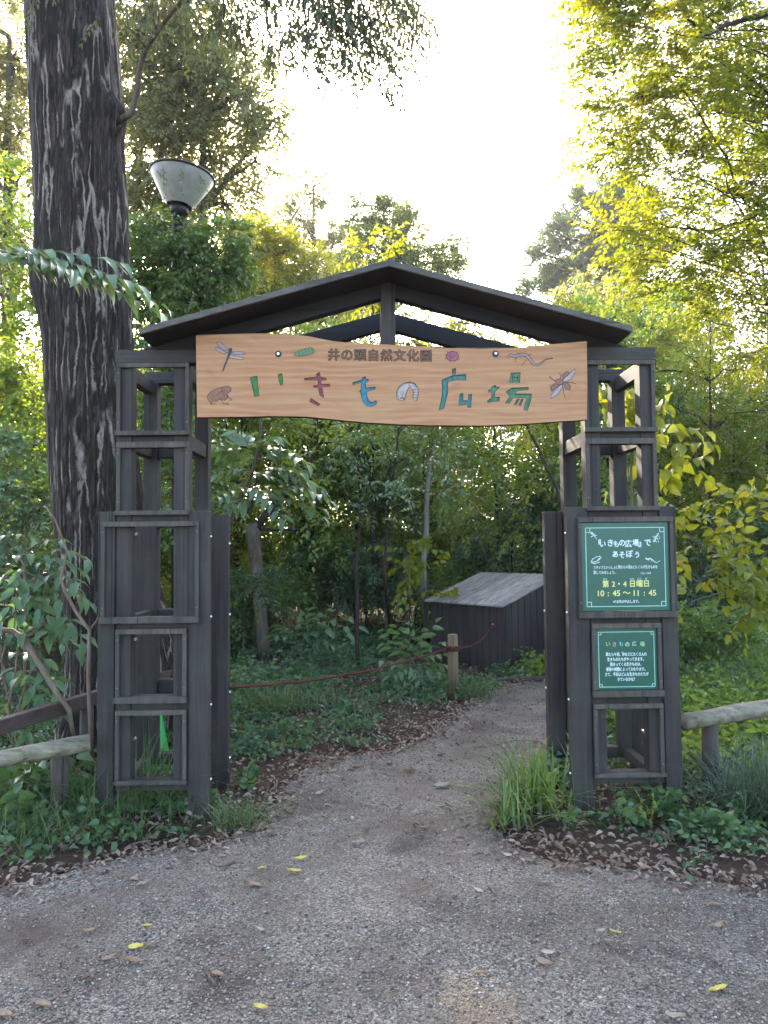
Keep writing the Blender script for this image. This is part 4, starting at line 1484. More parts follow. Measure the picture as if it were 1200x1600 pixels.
# crown: hanging sprays of the upper boughs that reach into the picture from above
lf, wd = Acc(), Acc()
rr_ = np.random.default_rng(11)
for (px, py, d, rx, rz, c_) in ((330, -20, 5.2, 60, 50, 1.6), (400, 0, 5.2, 70, 60, 2.0), (470, -20, 5.2, 70, 70, 2.2), (510, 30, 5.1, 40, 60, 2.4), (560, -30, 5.2, 75, 70, 2.4), (580, 50, 5.1, 35, 50, 2.3), (480, 60, 5.1, 26, 30, 1.6),
                                (610, -20, 5.2, 45, 60, 2.0), (640, 10, 5.2, 30, 50, 1.3), (545, 75, 5.1, 30, 35, 1.7), (600, 90, 5.1, 30, 30, 1.5), (260, -40, 5.2, 60, 40, 1.4), (420, 55, 5.1, 28, 30, 1.2), (205, -30, 5.4, 40, 30, 1.5), (60, -60, 5.6, 60, 50, 1.5), (350, 30, 5.2, 35, 35, 1.0)):
    bc, rx_, rz_ = BL(px, py, d, rx, rz)
    ll = .064
    n_ = 11
    ntw = int(c_ * math.pi * rx_ * rz_ / (n_ * ll * ll * .34 * .5)) + 2
    u = rr_.normal(size=(ntw, 3)) * .5
    P = bc + u * np.array([rx_, rx_ * 1.3, rz_])
    D = np.stack([.35 + .6 * rr_.normal(size=ntw), .5 * rr_.normal(size=ntw), -1.0 + .45 * rr_.normal(size=ntw)], 1)
    V, T, st = sprays(P, D, .30 * rr_.uniform(.6, 1.2, ntw), n_, ll, .34, 38, .25, .3, .55, 'd', .6, .0022, rr_)
    lf.add(V, T); wd.add(*st)
    m = MB(); m.tube(curve_pts(at(330 + (px - 330) * .4, -260, 1.0), bc, 6, .08, .03, rr_), np.linspace(.02, .006, 6), 6, False)
    wd.mb(m)
lf.build('crown', L_hang, big)
wd.build('hanging_twigs', B_dark, big)

# ------------------------------------------------------------------ climbing plants on the lamp pole
ivy = thing('climbing_ivy', 'dense dark climbing plant smothering the pole of the white lamp', 'climber', base)
plant(ivy, [(base, .03), (base + (0.02, -.05, 2), .025), (base + (0, -.06, 3.9), .012)],
      [BL(235, 410, 7.6, 44, 50), BL(288, 372, 7.42, 22, 22), BL(276, 420, 7.42, 34, 40), BL(300, 470, 7.42, 40, 30), BL(335, 405, 7.6, 48, 55), BL(285, 420, 8.0, 80, 62), BL(240, 440, 7.85, 48, 50), BL(335, 425, 7.85, 55, 60), BL(262, 372, 7.85, 50, 26), BL(328, 366, 7.85, 44, 30), BL(230, 375, 7.85, 34, 34), BL(360, 370, 7.85, 26, 30), BL(290, 480, 7.85, 90, 50), BL(250, 560, 7.6, 70, 60), BL(330, 570, 7.6, 70, 60), BL(280, 660, 7.6, 80, 60), BL(280, 760, 7.6, 80, 70)],
      L_dark, B_dark, .075, .55, 7, .22, 2.3, .35, .35, shape='d', seed=5, limb_r=.012)
# a few strands hanging over the shade
sv, st_ = [], []
P = np.array([np.array([lb_[0] + .28 * math.cos(a_), lb_[1] + .30 * math.sin(a_), lb_[2] + .28]) for a_ in (-2.3, -1.9, -1.2, -.6, -2.8, -.2)])
D = np.stack([.3 * rng.normal(size=6), -.25 + .1 * rng.normal(size=6), -.6 + .2 * rng.normal(size=6)], 1)
V, T, s3 = sprays(P, D, .26, 9, .05, .5, 50, .3, .4, .3, 'd', .4, .003)
ac = Acc(); ac.add(V, T); ac.add(*s3)
ac.build('strand', L_dark, ivy)

# ------------------------------------------------------------------ tall trees behind, left to right


def gtree(name, label, cat, px, d, wpx, top, blobs, lm, bm, ll, group=None, lean=0, trunk=None, **kw):
    b = at(px, 1000, d - 4.25)
    b[2] = 0
    t = thing(name, label, cat, b, group)
    if trunk is None:
        tt = at(px + lean, top, d - 4.25)
        trunk = [(b, wpx * d / F / 2), (b * .6 + tt * .4, wpx * d / F * .38), (tt, wpx * d / F * .12)]
    plant(t, trunk, [BL(x, y, d + dd, rx, rz) for x, y, dd, rx, rz in blobs], lm, bm, ll, **kw)
    return t


gtree('broadleaf_tree', 'tall grey-green tree standing in front of the low sun behind the lamp', 'tree', 318, 16, 26, 60,
      [(300, 110, 0, 70, 50), (235, 110, .6, 60, 60), (365, 150, -.5, 55, 45), (250, 190, .2, 60, 50), (330, 60, .5, 50, 40), (255, 60, 0, 55, 40), (395, 195, .3, 40, 40), (330, 250, .4, 60, 45), (400, 250, -.3, 36, 30), (270, 280, .6, 70, 45), (215, 250, 0, 50, 60), (380, 120, .4, 40, 30), (300, 20, .3, 60, 40), (425, 190, 0, 22, 22), (220, 30, 0, 50, 40), (350, 320, .5, 60, 40), (230, 340, .3, 60, 50), (300, 180, .9, 60, 50), (210, 160, .5, 40, 50)],
      L_far, B_grey, .13, n=9, tl=.6, cover=3.0, lw=.5, seed=21, limb_r=.06, stems=.004)
gtree('broadleaf_tree', 'sunlit yellowish tree at the left picture edge beyond the massive trunk', 'tree', 15, 14, 30, 60,
      [(-40, 120, 0, 60, 60), (20, 90, 0, 40, 40), (25, 170, .3, 45, 45), (-30, 220, 0, 60, 60), (40, 260, .3, 45, 40), (10, 320, 0, 60, 40), (30, 210, -.3, 30, 30), (-10, 40, .3, 40, 40), (40, 400, 0, 50, 50), (-30, 400, 0, 60, 60)],
      L_far, B_grey, .12, n=9, tl=.5, cover=2.4, lw=.5, seed=22, limb_r=.05, stems=.004)
gtree('broadleaf_tree', 'loose golden-green tree between the lamp and the roof ridge', 'tree', 490, 34, 14, 290,
      [(480, 290, 0, 34, 26), (505, 285, 0, 18, 16), (428, 372, 0, 48, 32), (480, 350, .4, 46, 36), (400, 410, 0, 55, 40), (460, 420, 0, 60, 45), (515, 400, .5, 36, 40), (535, 440, 0, 42, 40), (420, 470, 0, 60, 45), (500, 480, 0, 60, 40), (570, 470, 0, 50, 40), (372, 372, .3, 34, 34), (535, 400, 0, 34, 40), (465, 330, 0, 26, 26)],
      L_far, B_grey, .17, n=9, tl=.75, cover=2.2, lw=.5, seed=23, limb_r=.05, stems=.005)
gtree('broadleaf_tree', 'dense olive-green tree with two rounded tops above the roof ridge', 'tree', 600, 25, 14, 330,
      [(580, 322, 0, 30, 24), (600, 345, 0, 34, 30), (640, 332, .3, 26, 20), (635, 360, 0, 30, 26), (590, 390, 0, 46, 36), (645, 395, 0, 42, 30), (690, 390, .3, 30, 18), (715, 382, 0, 16, 12), (560, 360, .3, 24, 24), (680, 412, 0, 40, 20), (620, 430, 0, 60, 30), (700, 430, 0, 30, 20), (560, 425, .4, 40, 30)],
      L_wood, B_dark, .13, n=9, tl=.5, cover=2.8, lw=.45, seed=24, limb_r=.05, stems=.005)
gtree('sapling', 'bright yellow-green sapling top showing just above the left roof slope', 'sapling', 588, 9.2, 5, 375,
      [(605, 385, 0, 14, 14), (580, 410, 0, 28, 14), (610, 415, .2, 18, 18), (560, 425, 0, 26, 14), (590, 440, 0, 36, 20), (640, 470, 0, 60, 22), (560, 470, 0, 70, 26), (700, 490, 0, 60, 20)],
      L_yel, B_dark, .10, n=9, tl=.34, cover=1.0, lw=.45, seed=25, limb_r=.010, stems=.003, shape='o',
      trunk=[(at(560, 1100, 4.9) * np.array([1, 1, 0]), .026), (at(556, 880, 4.9), .022), (at(566, 790, 4.9), .02), (at(556, 700, 4.9), .018), (at(574, 580, 4.9), .014), (at(590, 400, 4.9), .006)])
gtree('sapling', 'bushy leafy tree whose sunlit top fills the gap under the right roof slope', 'sapling', 760, 8.4, 6, 470,
      [(650, 500, 0, 50, 24), (720, 520, 0, 60, 24), (800, 540, 0, 50, 30), (850, 560, 0, 60, 36), (700, 580, .4, 80, 50), (820, 620, .3, 80, 50), (620, 590, .5, 80, 50), (540, 560, .4, 60, 40), (860, 500, .6, 40, 22)],
      L_yel, B_dark, .09, n=9, tl=.34, cover=.7, lw=.45, seed=26, limb_r=.010, stems=.003,
      trunk=[(at(925, 1100, 4.1) * np.array([1, 1, 0]), .03), (at(900, 900, 4.1), .025), (at(870, 760, 4.1), .02), (at(810, 640, 4.1), .015), (at(770, 520, 4.1), .008)])
pn = thing('pine_tree', 'blue-green pine with flat tiers of needles against the white sky on the right', 'pine', (*at(960, 1000, 27)[:2], 0))
pb_ = []
for (x, y, rx, rz) in ((955, 302, 40, 9), (830, 452, 26, 6), (850, 398, 26, 5), (870, 362, 22, 5), (955, 300, 34, 9), (925, 312, 30, 8), (965, 325, 50, 10), (900, 338, 30, 8), (930, 350, 50, 11), (880, 345, 16, 5), (975, 360, 60, 14), (890, 372, 36, 9), (940, 385, 60, 13), (860, 382, 20, 6), (905, 405, 50, 12), (855, 412, 26, 6), (975, 410, 60, 16), (880, 435, 44, 11), (838, 440, 20, 7), (930, 435, 60, 14), (900, 458, 50, 12), (840, 458, 24, 6), (960, 465, 70, 18), (1010, 330, 50, 16), (1020, 400, 60, 18)):
    pb_.append(BL(x, y, 31.5 + rng.uniform(-1.2, 1.2), rx, rz))
plant(pn, [(at(962, 1000, 27) * np.array([1, 1, 0]), .35), (at(958, 600, 27), .26), (at(948, 450, 27), .2), (at(955, 300, 27), .05)], pb_, L_pine, B_dark, .24, .17, 16, .55, 6.5, .02, -.25, 48, seed=31, limb_r=.07, outw=1.1, lean=(0, 0, .35), flatblob=.9)
gtree('broadleaf_tree', 'round yellow-brown tree standing low in front of the blue-green pine', 'tree', 960, 20, 12, 440,
      [(940, 460, 0, 46, 26), (900, 475, 0, 30, 18), (990, 455, .4, 50, 30), (960, 500, 0, 70, 40), (1040, 480, 0, 60, 50), (1000, 540, 0, 80, 50), (1080, 520, 0, 60, 60), (930, 540, .2, 40, 40)],
      L_far, B_grey, .12, n=9, tl=.5, cover=1.8, lw=.5, seed=32, limb_r=.04, stems=.004)

gtree('broadleaf_tree', 'yellow-green bushy tree filling the space just above the left roof slope', 'tree', 430, 19, 12, 400,
      [(345, 410, 0, 40, 30), (412, 376, 0, 30, 20), (385, 380, .3, 30, 22), (430, 388, .3, 26, 22), (398, 390, 0, 40, 28), (440, 396, 0, 34, 26), (478, 425, 0, 34, 26), (515, 432, .2, 34, 24), (550, 445, 0, 34, 22), (420, 450, 0, 60, 34), (480, 465, 0, 60, 34), (360, 455, 0, 50, 40), (545, 480, 0, 50, 30), (400, 500, 0, 60, 40), (470, 510, 0, 60, 40)],
      L_yel, B_grey, .12, n=9, tl=.55, cover=2.4, lw=.5, seed=27, limb_r=.04, stems=.004)

# right sunlit tree: fine leaves in layered sprays
zb = at(1345, 1250, 2.2); zb[2] = 0
zel = thing('spreading_tree', 'large sunlit yellow-green tree with layered sprays filling the upper right', 'tree', zb)
zt_ = [(zb, .17), (at(1335, 900, 2.2), .14), (at(1310, 600, 2.2), .11), (at(1280, 300, 2.2), .08), (at(1240, 60, 2.2), .06), (at(1180, -200, 2.2), .03)]
zbl = []
for (x, y, d, rx, rz) in (
        (1000, 20, 6.5, 95, 55), (940, 40, 6.4, 42, 30), (1100, 30, 6.7, 90, 60), (1190, 40, 6.6, 70, 60), (970, 90, 6.5, 60, 34), (1050, 110, 6.4, 80, 45), (1140, 120, 6.8, 80, 50), (1000, 150, 6.5, 75, 40), (945, 140, 6.4, 40, 20), (1090, 180, 6.4, 75, 45),
        (1180, 190, 6.8, 70, 50), (990, 200, 6.5, 60, 30), (930, 215, 6.5, 28, 9), (1040, 240, 6.4, 70, 35), (1120, 270, 6.7, 75, 45), (985, 255, 6.4, 45, 22), (955, 262, 6.3, 24, 9), (1190, 290, 6.6, 70, 55), (1020, 300, 6.4, 56, 26), (1080, 330, 6.4, 70, 35), (1000, 345, 6.3, 50, 24),
        (1160, 370, 6.6, 75, 45), (955, 360, 6.3, 28, 12), (1050, 390, 6.3, 70, 32), (1000, 405, 6.3, 45, 20), (1120, 430, 6.4, 75, 36), (1200, 440, 6.6, 60, 50), (1060, 445, 6.3, 55, 22), (1000, 440, 6.3, 26, 9), (1150, 490, 6.3, 60, 26), (1220, 540, 6.4, 70, 50), (960, -40, 6.5, 80, 50), (1100, -50, 6.5, 120, 60), (1280, 200, 6.6, 80, 200), (1100, 500, 6.3, 36, 14)):
    zbl.append(BL(x, y, d, rx, rz))
plant(zel, zt_, zbl, L_zel, B_dark, .066, .46, 13, .36, 1.9, .25, .15, 55, 'd', .0014, .22, seed=41, limb_r=.009, outw=.55, lean=(-.75, -.2, .05), per=9, flatblob=.8)
m = MB()
for a_, b_, r_ in (((1230, 20), (1100, 55), .035), ((1100, 55), (1075, 30), .022), ((1250, 480), (1060, 130), .016), ((1230, 330), (1105, 365), .02), ((1240, 600), (1130, 260), .014), ((1250, 420), (1020, 345), .014), ((1250, 470), (980, 380), .010), ((1260, 200), (1120, 90), .02)):
    m.tube(curve_pts(at(*a_, 2.3), at(*b_, 2.1), 9, .04, .012, rng), np.linspace(r_, r_ * .4, 9), 7)
m.build('branch', B_dark, zel, 0, True)

# trees right of the right tower, half shaded
gtree('broadleaf_tree', 'half-shaded fine-leaved tree directly right of the right gate tower', 'tree', 1110, 9.8, 9, 520,
      [(1080, 560, 0, 60, 46), (1150, 580, .4, 70, 50), (1060, 640, 0, 50, 46), (1130, 660, .3, 70, 50), (1200, 640, .2, 60, 60), (1080, 720, .3, 60, 46), (1160, 740, .1, 70, 50), (1060, 790, .4, 50, 40), (1130, 800, .5, 60, 40), (1200, 800, .4, 50, 50), (1030, 580, .5, 40, 40), (1110, 500, .3, 60, 30)],
      L_zel, B_dark, .07, n=11, tl=.36, cover=.55, lw=.42, seed=42, limb_r=.018, stems=.002)
gtree('broadleaf_tree', 'sunlit small-leaved tree behind the half-shaded tree at the right edge', 'tree', 1200, 11.5, 12, 480,
      [(1180, 520, 0, 70, 60), (1240, 600, 0, 80, 80), (1170, 620, .5, 60, 60), (1220, 720, 0, 70, 70), (1150, 700, .6, 60, 60), (1100, 620, .8, 60, 60), (1180, 820, .6, 70, 60), (1090, 760, .9, 60, 60)],
      L_yel, B_dark, .08, n=11, tl=.4, cover=.8, lw=.42, seed=43, limb_r=.02, stems=.002)
sb_ = gp(1092, 990)
shr = thing('leafy_shrub', 'sunlit broad-leaved shrub with brown stems right of the green notices', 'shrub', (sb_[0], sb_[1], 0))
ds = 1.526 * F / (990 - 850)
plant(shr, [((sb_[0], sb_[1], 0), .03), (at(1076, 900, sb_[1]), .026), (at(1075, 810, sb_[1]), .02)],
      [BL(1085, 795, 7.2, 44, 20), (BL(1140, 810, 7.1, 52, 26)), BL(1190, 800, 7.0, 40, 26), BL(1090, 850, 7.0, 40, 26), BL(1150, 870, 6.9, 50, 26), BL(1200, 860, 6.8, 40, 26), BL(1100, 905, 6.8, 46, 22), BL(1160, 930, 6.7, 50, 26), BL(1080, 940, 6.6, 26, 20), BL(1210, 930, 6.6, 40, 26)],
      L_yel, B_grey, .125, .62, 6, .30, 1.25, .3, .35, 55, 'o', .003, .3, seed=44, limb_r=.014)
m = MB()
for a_, b_, r_ in (((1120, 985), (1112, 830), .018), ((1085, 925), (1135, 895), .014), ((1112, 880), (1150, 840), .012)):
    m.tube(curve_pts(at(*a_, sb_[1] + .1), at(*b_, sb_[1]), 6, .02, .02, rng), np.linspace(r_, r_ * .5, 6), 7)
m.build('stem', B_grey, shr, 0, True)
# big leaves inside and beside the right tower
vb = at(985, 1205, 1.2); vb[2] = 0
vine = thing('broad_leaf_sapling', 'sapling with big bright round leaves seen through the right tower', 'sapling', vb)
tp_ = at(985, 640, .95)
plant(vine, [(vb, .014), (vb * .5 + tp_ * .5 + np.array([.02, 0, 0]), .011), (tp_, .006)],
      [BL(965, 606, 5.2, 30, 18), BL(990, 630, 5.2, 30, 20), BL(955, 640, 5.2, 20, 14), BL(945, 622, 5.2, 12, 10), BL(1045, 665, 5.2, 16, 12), BL(1062, 690, 5.2, 16, 14), BL(1046, 740, 5.3, 14, 12), BL(1070, 720, 5.2, 14, 14), BL(985, 700, 5.4, 20, 20)],
      L_yel, B_twig, .145, .72, 4, .22, 2.2, .3, .55, 50, 'o', .003, .35, seed=45, limb_r=.006, per=3)

# ------------------------------------------------------------------ things seen through the gate
# tree with a lopped top
lb0 = gp(412, 1028)
Yl = lb0[1]
lop = thing('lopped_tree', 'small grey tree with a lopped top and side shoots behind the rope', 'tree', (lb0[0], lb0[1], 0))
wdm = MB()
dl_ = Yl + 4.25


def ap(x, y, dy=0.0): return at(x, y, Yl + dy)


kp = [(413, 1035, 20), (410, 990, 19), (405, 930, 19), (399, 870, 20), (396, 840, 21), (394, 818, 20)]
wdm.tube([ap(x, y) for x, y, _ in kp], [w_ * .52 * dl_ / F for *_, w_ in kp], 14)
wdm.build('trunk', B_grey, lop, 0, True)
m = MB()
m.tube([ap(402, 824), ap(415, 805), ap(432, 788), ap(452, 765), ap(472, 740), ap(486, 715), ap(497, 690), ap(494, 665), ap(491, 630), ap(488, 590)], np.array([13, 12, 11, 11, 11, 10, 9, 8, 7, 5]) * .5 * dl_ / F, 9)
m.tube([ap(497, 692), ap(525, 692), ap(550, 684), ap(574, 674)], np.array([5, 4, 4, 3]) * .5 * dl_ / F, 6)
m.tube([ap(388, 822), ap(378, 812), ap(392, 795), ap(397, 770), ap(402, 740)], np.array([6, 5, 5, 4, 3]) * .5 * dl_ / F, 6)
m.tube([ap(400, 826), ap(430, 828), ap(470, 828), ap(515, 812)], np.array([5, 4, 3, 2]) * .5 * dl_ / F, 6)
m.build('branch', B_dark, lop, 0, True)


def compound(root, items, d, lm, ll=.11, lw=.42, n=11, seed=1, name='foliage', L=.5, droop=.35, ldroop=.45, ang=58, stems=.004, bm=None):
    """feathered leaves: (start px, end px) pairs at distance d"""
    r_ = np.random.default_rng(seed)
    P, D, LL = [], [], []
    for (x0, y0, x1, y1) in items:
        a_ = at(x0, y0, d - 4.25 + r_.uniform(-.12, .12)); b_ = at(x1, y1, d - 4.25 - r_.uniform(0, .3))
        b_ = b_ + np.array([0, 0, droop * np.linalg.norm(b_ - a_) * .8])
        P.append(a_); D.append(b_ - a_); LL.append(np.linalg.norm(b_ - a_))
    V, T, st = sprays(np.array(P), np.array(D), np.array(LL), n, ll, lw, ang, droop, .16, ldroop, 'o', .2, stems, r_, .2)
    ac = Acc(); ac.add(V, T)
    o_ = ac.build(name, lm, root)
    ac = Acc(); ac.add(*st)
    ac.build('leaf_stalk', bm or B_twig, root)
    return o_


yb = at(352, 1100, 2.3) * np.array([1, 1, 0])
yng = thing('young_tree', 'slim young tree with pale feathery boughs seen just right of the left gate tower', 'tree', yb)
m = MB()
m.tube([yb, at(350, 900, 2.2), at(362, 800, 2.1), at(392, 745, 2.05), at(404, 700, 2.05), at(410, 640, 2.0), at(420, 560, 2.0)], [.02, .018, .016, .014, .012, .01, .006], 8)
m.build('trunk', B_grey, yng, 0, True)
compound(yng, [(400, 740, 470, 770), (400, 740, 480, 745), (396, 735, 340, 740), (402, 720, 452, 700), (398, 715, 345, 700), (404, 760, 505, 790), (410, 775, 500, 800), (395, 765, 335, 775), (402, 700, 430, 680), (420, 730, 500, 760), (398, 760, 440, 810), (380, 720, 340, 690), (405, 745, 470, 730), (395, 780, 345, 800), (430, 760, 512, 775), (390, 700, 370, 672), (420, 700, 480, 720)], 6.3, L_pale, .165, .40, 11, 3, stems=.005, ldroop=.22)
plant(lop, None, [BL(500, 690, 9.6, 60, 26), BL(560, 690, 9.4, 50, 26), BL(440, 670, 9.5, 60, 30), BL(480, 750, 9.4, 40, 20), BL(520, 820, 9.5, 44, 14), BL(370, 760, 9.7, 40, 36)], L_mid, B_dark, .10, .46, 7, .34, .8, .3, .3, 55, 'o', .002, .3, seed=57, limb_r=.008, crownname='crown', trunkname='twig_work')
# other small trunks in the thicket
gtree('slim_tree', 'slim pale-barked tree rising beside the storage box', 'tree', 664, 10.2, 8, 560, [(700, 680, .2, 60, 40), (640, 640, .3, 60, 40), (690, 740, .3, 50, 36), (730, 620, .5, 60, 44), (640, 720, .6, 46, 40), (690, 590, .4, 70, 40)], L_mid, B_pale, .085,
      trunk=[(gp(667, 1000) * np.array([1, 1, 0]), .045), (at(662, 900, 5.9), .04), (at(666, 800, 5.9), .035), (at(672, 720, 5.9), .03), (at(690, 640, 5.9), .02), (at(700, 560, 5.9), .01)], n=9, tl=.36, cover=1.3, seed=51, limb_r=.014, stems=.002, lw=.46)
gtree('slim_tree', 'slim dark tree with a leaning stem in the shaded thicket behind the lopped tree', 'tree', 590, 12.0, 8, 640, [(570, 760, .3, 60, 40), (600, 700, .3, 70, 40), (540, 700, .4, 60, 40), (640, 780, .5, 50, 36), (560, 640, .4, 70, 50)], L_dark, B_dark, .085,
      trunk=[(gp(612, 968) * np.array([1, 1, 0]), .06), (at(590, 930, 7.75), .055), (at(584, 850, 7.75), .05), (at(580, 760, 7.75), .04), (at(584, 640, 7.75), .02)], n=9, tl=.36, cover=1.5, seed=52, limb_r=.02, stems=.002)
gtree('slim_tree', 'dark twin-forked tree in the shade right behind the lopped tree', 'tree', 472, 13.0, 12, 640, [(470, 780, .3, 60, 30), (430, 700, .3, 70, 50), (510, 720, .4, 70, 40), (470, 650, .3, 80, 50), (400, 640, .3, 60, 50)], L_mid, B_dark, .085,
      trunk=[(gp(478, 960) * np.array([1, 1, 0]), .08), (at(475, 880, 8.75), .07), (at(474, 800, 8.75), .065), (at(470, 700, 8.75), .05), (at(472, 600, 8.75), .03)], n=9, tl=.36, cover=1.3, seed=53, limb_r=.025, stems=.002)
gtree('slim_tree', 'dark brown tree stem showing left above the lopped tree', 'tree', 375, 11.0, 14, 600, [(370, 640, .3, 70, 50), (330, 720, .4, 50, 50), (400, 600, .2, 70, 40), (350, 800, .6, 40, 50), (330, 560, .3, 60, 50)], L_mid, B_dark, .085,
      trunk=[(gp(372, 985) * np.array([1, 1, 0]), .07), (at(372, 860, 6.75), .065), (at(374, 760, 6.75), .06), (at(384, 680, 6.75), .065), (at(380, 600, 6.75), .04)], n=9, tl=.36, cover=1.3, seed=54, limb_r=.025, stems=.002)
gtree('leafy_shrub', 'pale round-leaved shrub standing left of the storage box lid', 'shrub', 650, 9.4, 3, 850, [(640, 865, 0, 24, 20), (652, 890, 0, 30, 22), (625, 895, .2, 20, 18), (690, 915, .1, 36, 14)], L_yel, B_grey, .12,
      trunk=[(gp(640, 1005) * np.array([1, 1, 0]), .012), (at(640, 930, 5.1), .010), (at(640, 860, 5.1), .006)], n=6, tl=.3, cover=1.2, lw=.65, shape='o', seed=55, limb_r=.006, stems=.002, ldroop=.5)
gtree('leafy_shrub', 'glossy dark evergreen shrub behind the storage box', 'shrub', 800, 11.6, 6, 820, [(800, 850, 0, 60, 40), (850, 820, .2, 60, 50), (760, 880, .1, 46, 36), (880, 880, 0, 50, 40), (820, 760, .4, 70, 50), (900, 780, .4, 60, 60)], L_ever, B_dark, .10,
      n=7, tl=.3, cover=2.0, lw=.42, seed=56, limb_r=.014, stems=.002)

gtree('sapling', 'young tree with loose pale-green leaves in the middle of the view through the gate', 'sapling', 620, 8.6, 4, 640,
      [(600, 690, 0, 50, 22), (650, 720, .2, 50, 22), (560, 740, .1, 40, 20), (620, 770, .2, 50, 24), (590, 810, .1, 40, 20), (680, 770, .3, 40, 20), (540, 690, .3, 44, 20), (640, 660, .3, 60, 18), (700, 690, .3, 50, 24)], L_pale, B_dark, .085,
      trunk=[(gp(612, 1010) * np.array([1, 1, 0]), .022), (at(600, 900, 5), .02), (at(606, 800, 5), .016), (at(620, 700, 5), .01), (at(628, 620, 5), .005)], n=9, tl=.34, cover=.55, lw=.44, seed=58, limb_r=.008, stems=.002, shape='o')
gtree('sapling', 'young tree with fresh green leaves over the storage box', 'sapling', 760, 10.6, 4, 640,
      [(760, 690, 0, 60, 24), (820, 700, .2, 50, 24), (720, 740, .1, 40, 20), (790, 760, .2, 60, 26), (840, 780, .1, 40, 24), (760, 810, .3, 50, 22), (720, 820, .3, 34, 16), (850, 690, .3, 50, 26), (820, 830, .2, 46, 18)], L_mid, B_dark, .09,
      trunk=[(at(782, 1010, 7.3) * np.array([1, 1, 0]), .03), (at(780, 880, 7.2), .026), (at(776, 800, 7.0), .02), (at(770, 700, 6.6), .012), (at(778, 620, 6.4), .006)], n=9, tl=.34, cover=.6, lw=.46, seed=59, limb_r=.008, stems=.002, shape='o')

# low plants with feathered leaves near the lopped tree and by the rope post
for (lab, px, py, items, sd_, lm_) in (
        ('pale feathery-leaved young plant at the foot of the lopped tree', 470, 1030, [(470, 1000, 440, 975), (470, 995, 500, 970), (470, 990, 540, 985), (478, 985, 545, 962), (472, 985, 480, 950), (465, 995, 425, 990), (480, 1000, 520, 1005), (475, 980, 510, 950), (478, 990, 560, 975)], 61, L_pale),
        ('bushy pale-leaved plant between the lopped tree and the rope post', 640, 1070, [(640, 1035, 600, 1000), (640, 1035, 660, 985), (645, 1030, 690, 1000), (640, 1030, 620, 975), (635, 1040, 590, 1030), (645, 1040, 690, 1035), (640, 1020, 640, 960), (648, 1025, 680, 970), (650, 1040, 700, 1055), (632, 1025, 600, 980), (640, 1045, 610, 1055), (655, 1030, 695, 1020), (640, 1040, 660, 1070)], 62, L_pale)):
    q_ = gp(px, py + 8)
    t_ = thing('seedling', lab, 'plant', (q_[0], q_[1], 0))
    MB().tube([(q_[0], q_[1], -.02), (q_[0] + .01, q_[1], .16), (q_[0], q_[1] - .02, .3)], [.009, .007, .004], 6).build('stem', B_twig, t_)
    compound(t_, items, q_[1] + 4.25, lm_, .20 if px < 500 else .15, .42, 7, sd_, L=.4, droop=.2, ldroop=.3, stems=.003)

# ------------------------------------------------------------------ left side: near shrub with five-part leaves, dead sticks
q_ = gp(30, 1236)
nsh = thing('compound_leaf_shrub', 'bright green shrub with drooping compound leaves at the left edge', 'shrub', (q_[0] - .15, q_[1] + .25, 0))
bb = np.array([q_[0] - .15, q_[1] + .25, 0])
dn = bb[1] + 4.25
m = MB()
for e in ((30, 900), (80, 880), (10, 1000), (60, 1050), (-20, 930)):
    m.tube(curve_pts(bb, at(*e, bb[1]), 7, .02, .02, rng), np.linspace(.009, .004, 7), 6)
m.build('stem', B_twig, nsh, 0, True)
compound(nsh, [(20, 870, 70, 865), (90, 860, 135, 870), (-10, 900, 40, 925), (90, 890, 130, 930), (100, 920, 140, 940), (0, 990, 40, 985), (80, 990, 120, 1010), (20, 1020, 70, 1030), (0, 1060, 50, 1065), (60, 1090, 100, 1110), (-10, 1120, 40, 1140), (30, 940, 70, 930), (0, 945, 35, 955), (100, 960, 130, 1000), (40, 1130, 70, 1190), (10, 840, 50, 835), (60, 850, 95, 840), (35, 890, 15, 945), (35, 890, 90, 930), (40, 885, -20, 920), (60, 880, 95, 880), (30, 900, 60, 950), (75, 900, 120, 905), (20, 960, 50, 1010), (20, 960, -30, 1000), (50, 980, 95, 1000), (60, 1010, 85, 1080), (30, 1040, 60, 1110), (30, 1040, -20, 1080), (45, 1050, 80, 1120), (30, 1100, 60, 1170), (20, 1090, -20, 1150), (70, 960, 110, 980), (60, 1060, 90, 1060), (10, 900, -40, 960), (50, 930, 75, 990), (80, 870, 125, 890)],
         dn, L_cool, .145, .40, 5, 71, L=.3, droop=.25, ldroop=.28, ang=48, stems=.003)
q_ = gp(20, 1276)
nsh2 = thing('broad_leaf_herb', 'dark broad-leaved herb under the log rail at the lower left', 'plant', (q_[0] - .05, q_[1] + .15, 0))
ac = Acc()
P = np.array([q_[0], q_[1] + .15, 0]) + rng.normal(size=(26, 3)) * np.array([.14, .12, 0]) + np.array([-.05, 0, .02])
D = rng.normal(size=(26, 3)) * np.array([.5, .5, .1]) + np.array([0, -.1, 1])
V, T, s3 = sprays(P, D, .38 * rng.uniform(.5, 1.2, 26), 6, .11, .72, 60, .2, .3, .35, 'o', .3, .003)
ac.add(V, T); ac.build('foliage', L_herb, nsh2)
ac = Acc(); ac.add(*s3); ac.build('stem', B_twig, nsh2)
stk = thing('dead_branch', 'bare pale branch leaning over the brown rail left of the left tower', 'branch', gp(110, 1190) * np.array([1, 1, 0]))
m = MB()
yk = .62
m.tube([at(-20, 982, yk), at(20, 986, yk), at(38, 1000, yk), at(60, 1035, yk - .05), (at(85, 1078, yk - .1)), at(108, 1110, yk - .12), at(115, 1150, yk - .1), gp(118, 1195)], [.016, .017, .024, .019, .017, .016, .012, .009], 9)
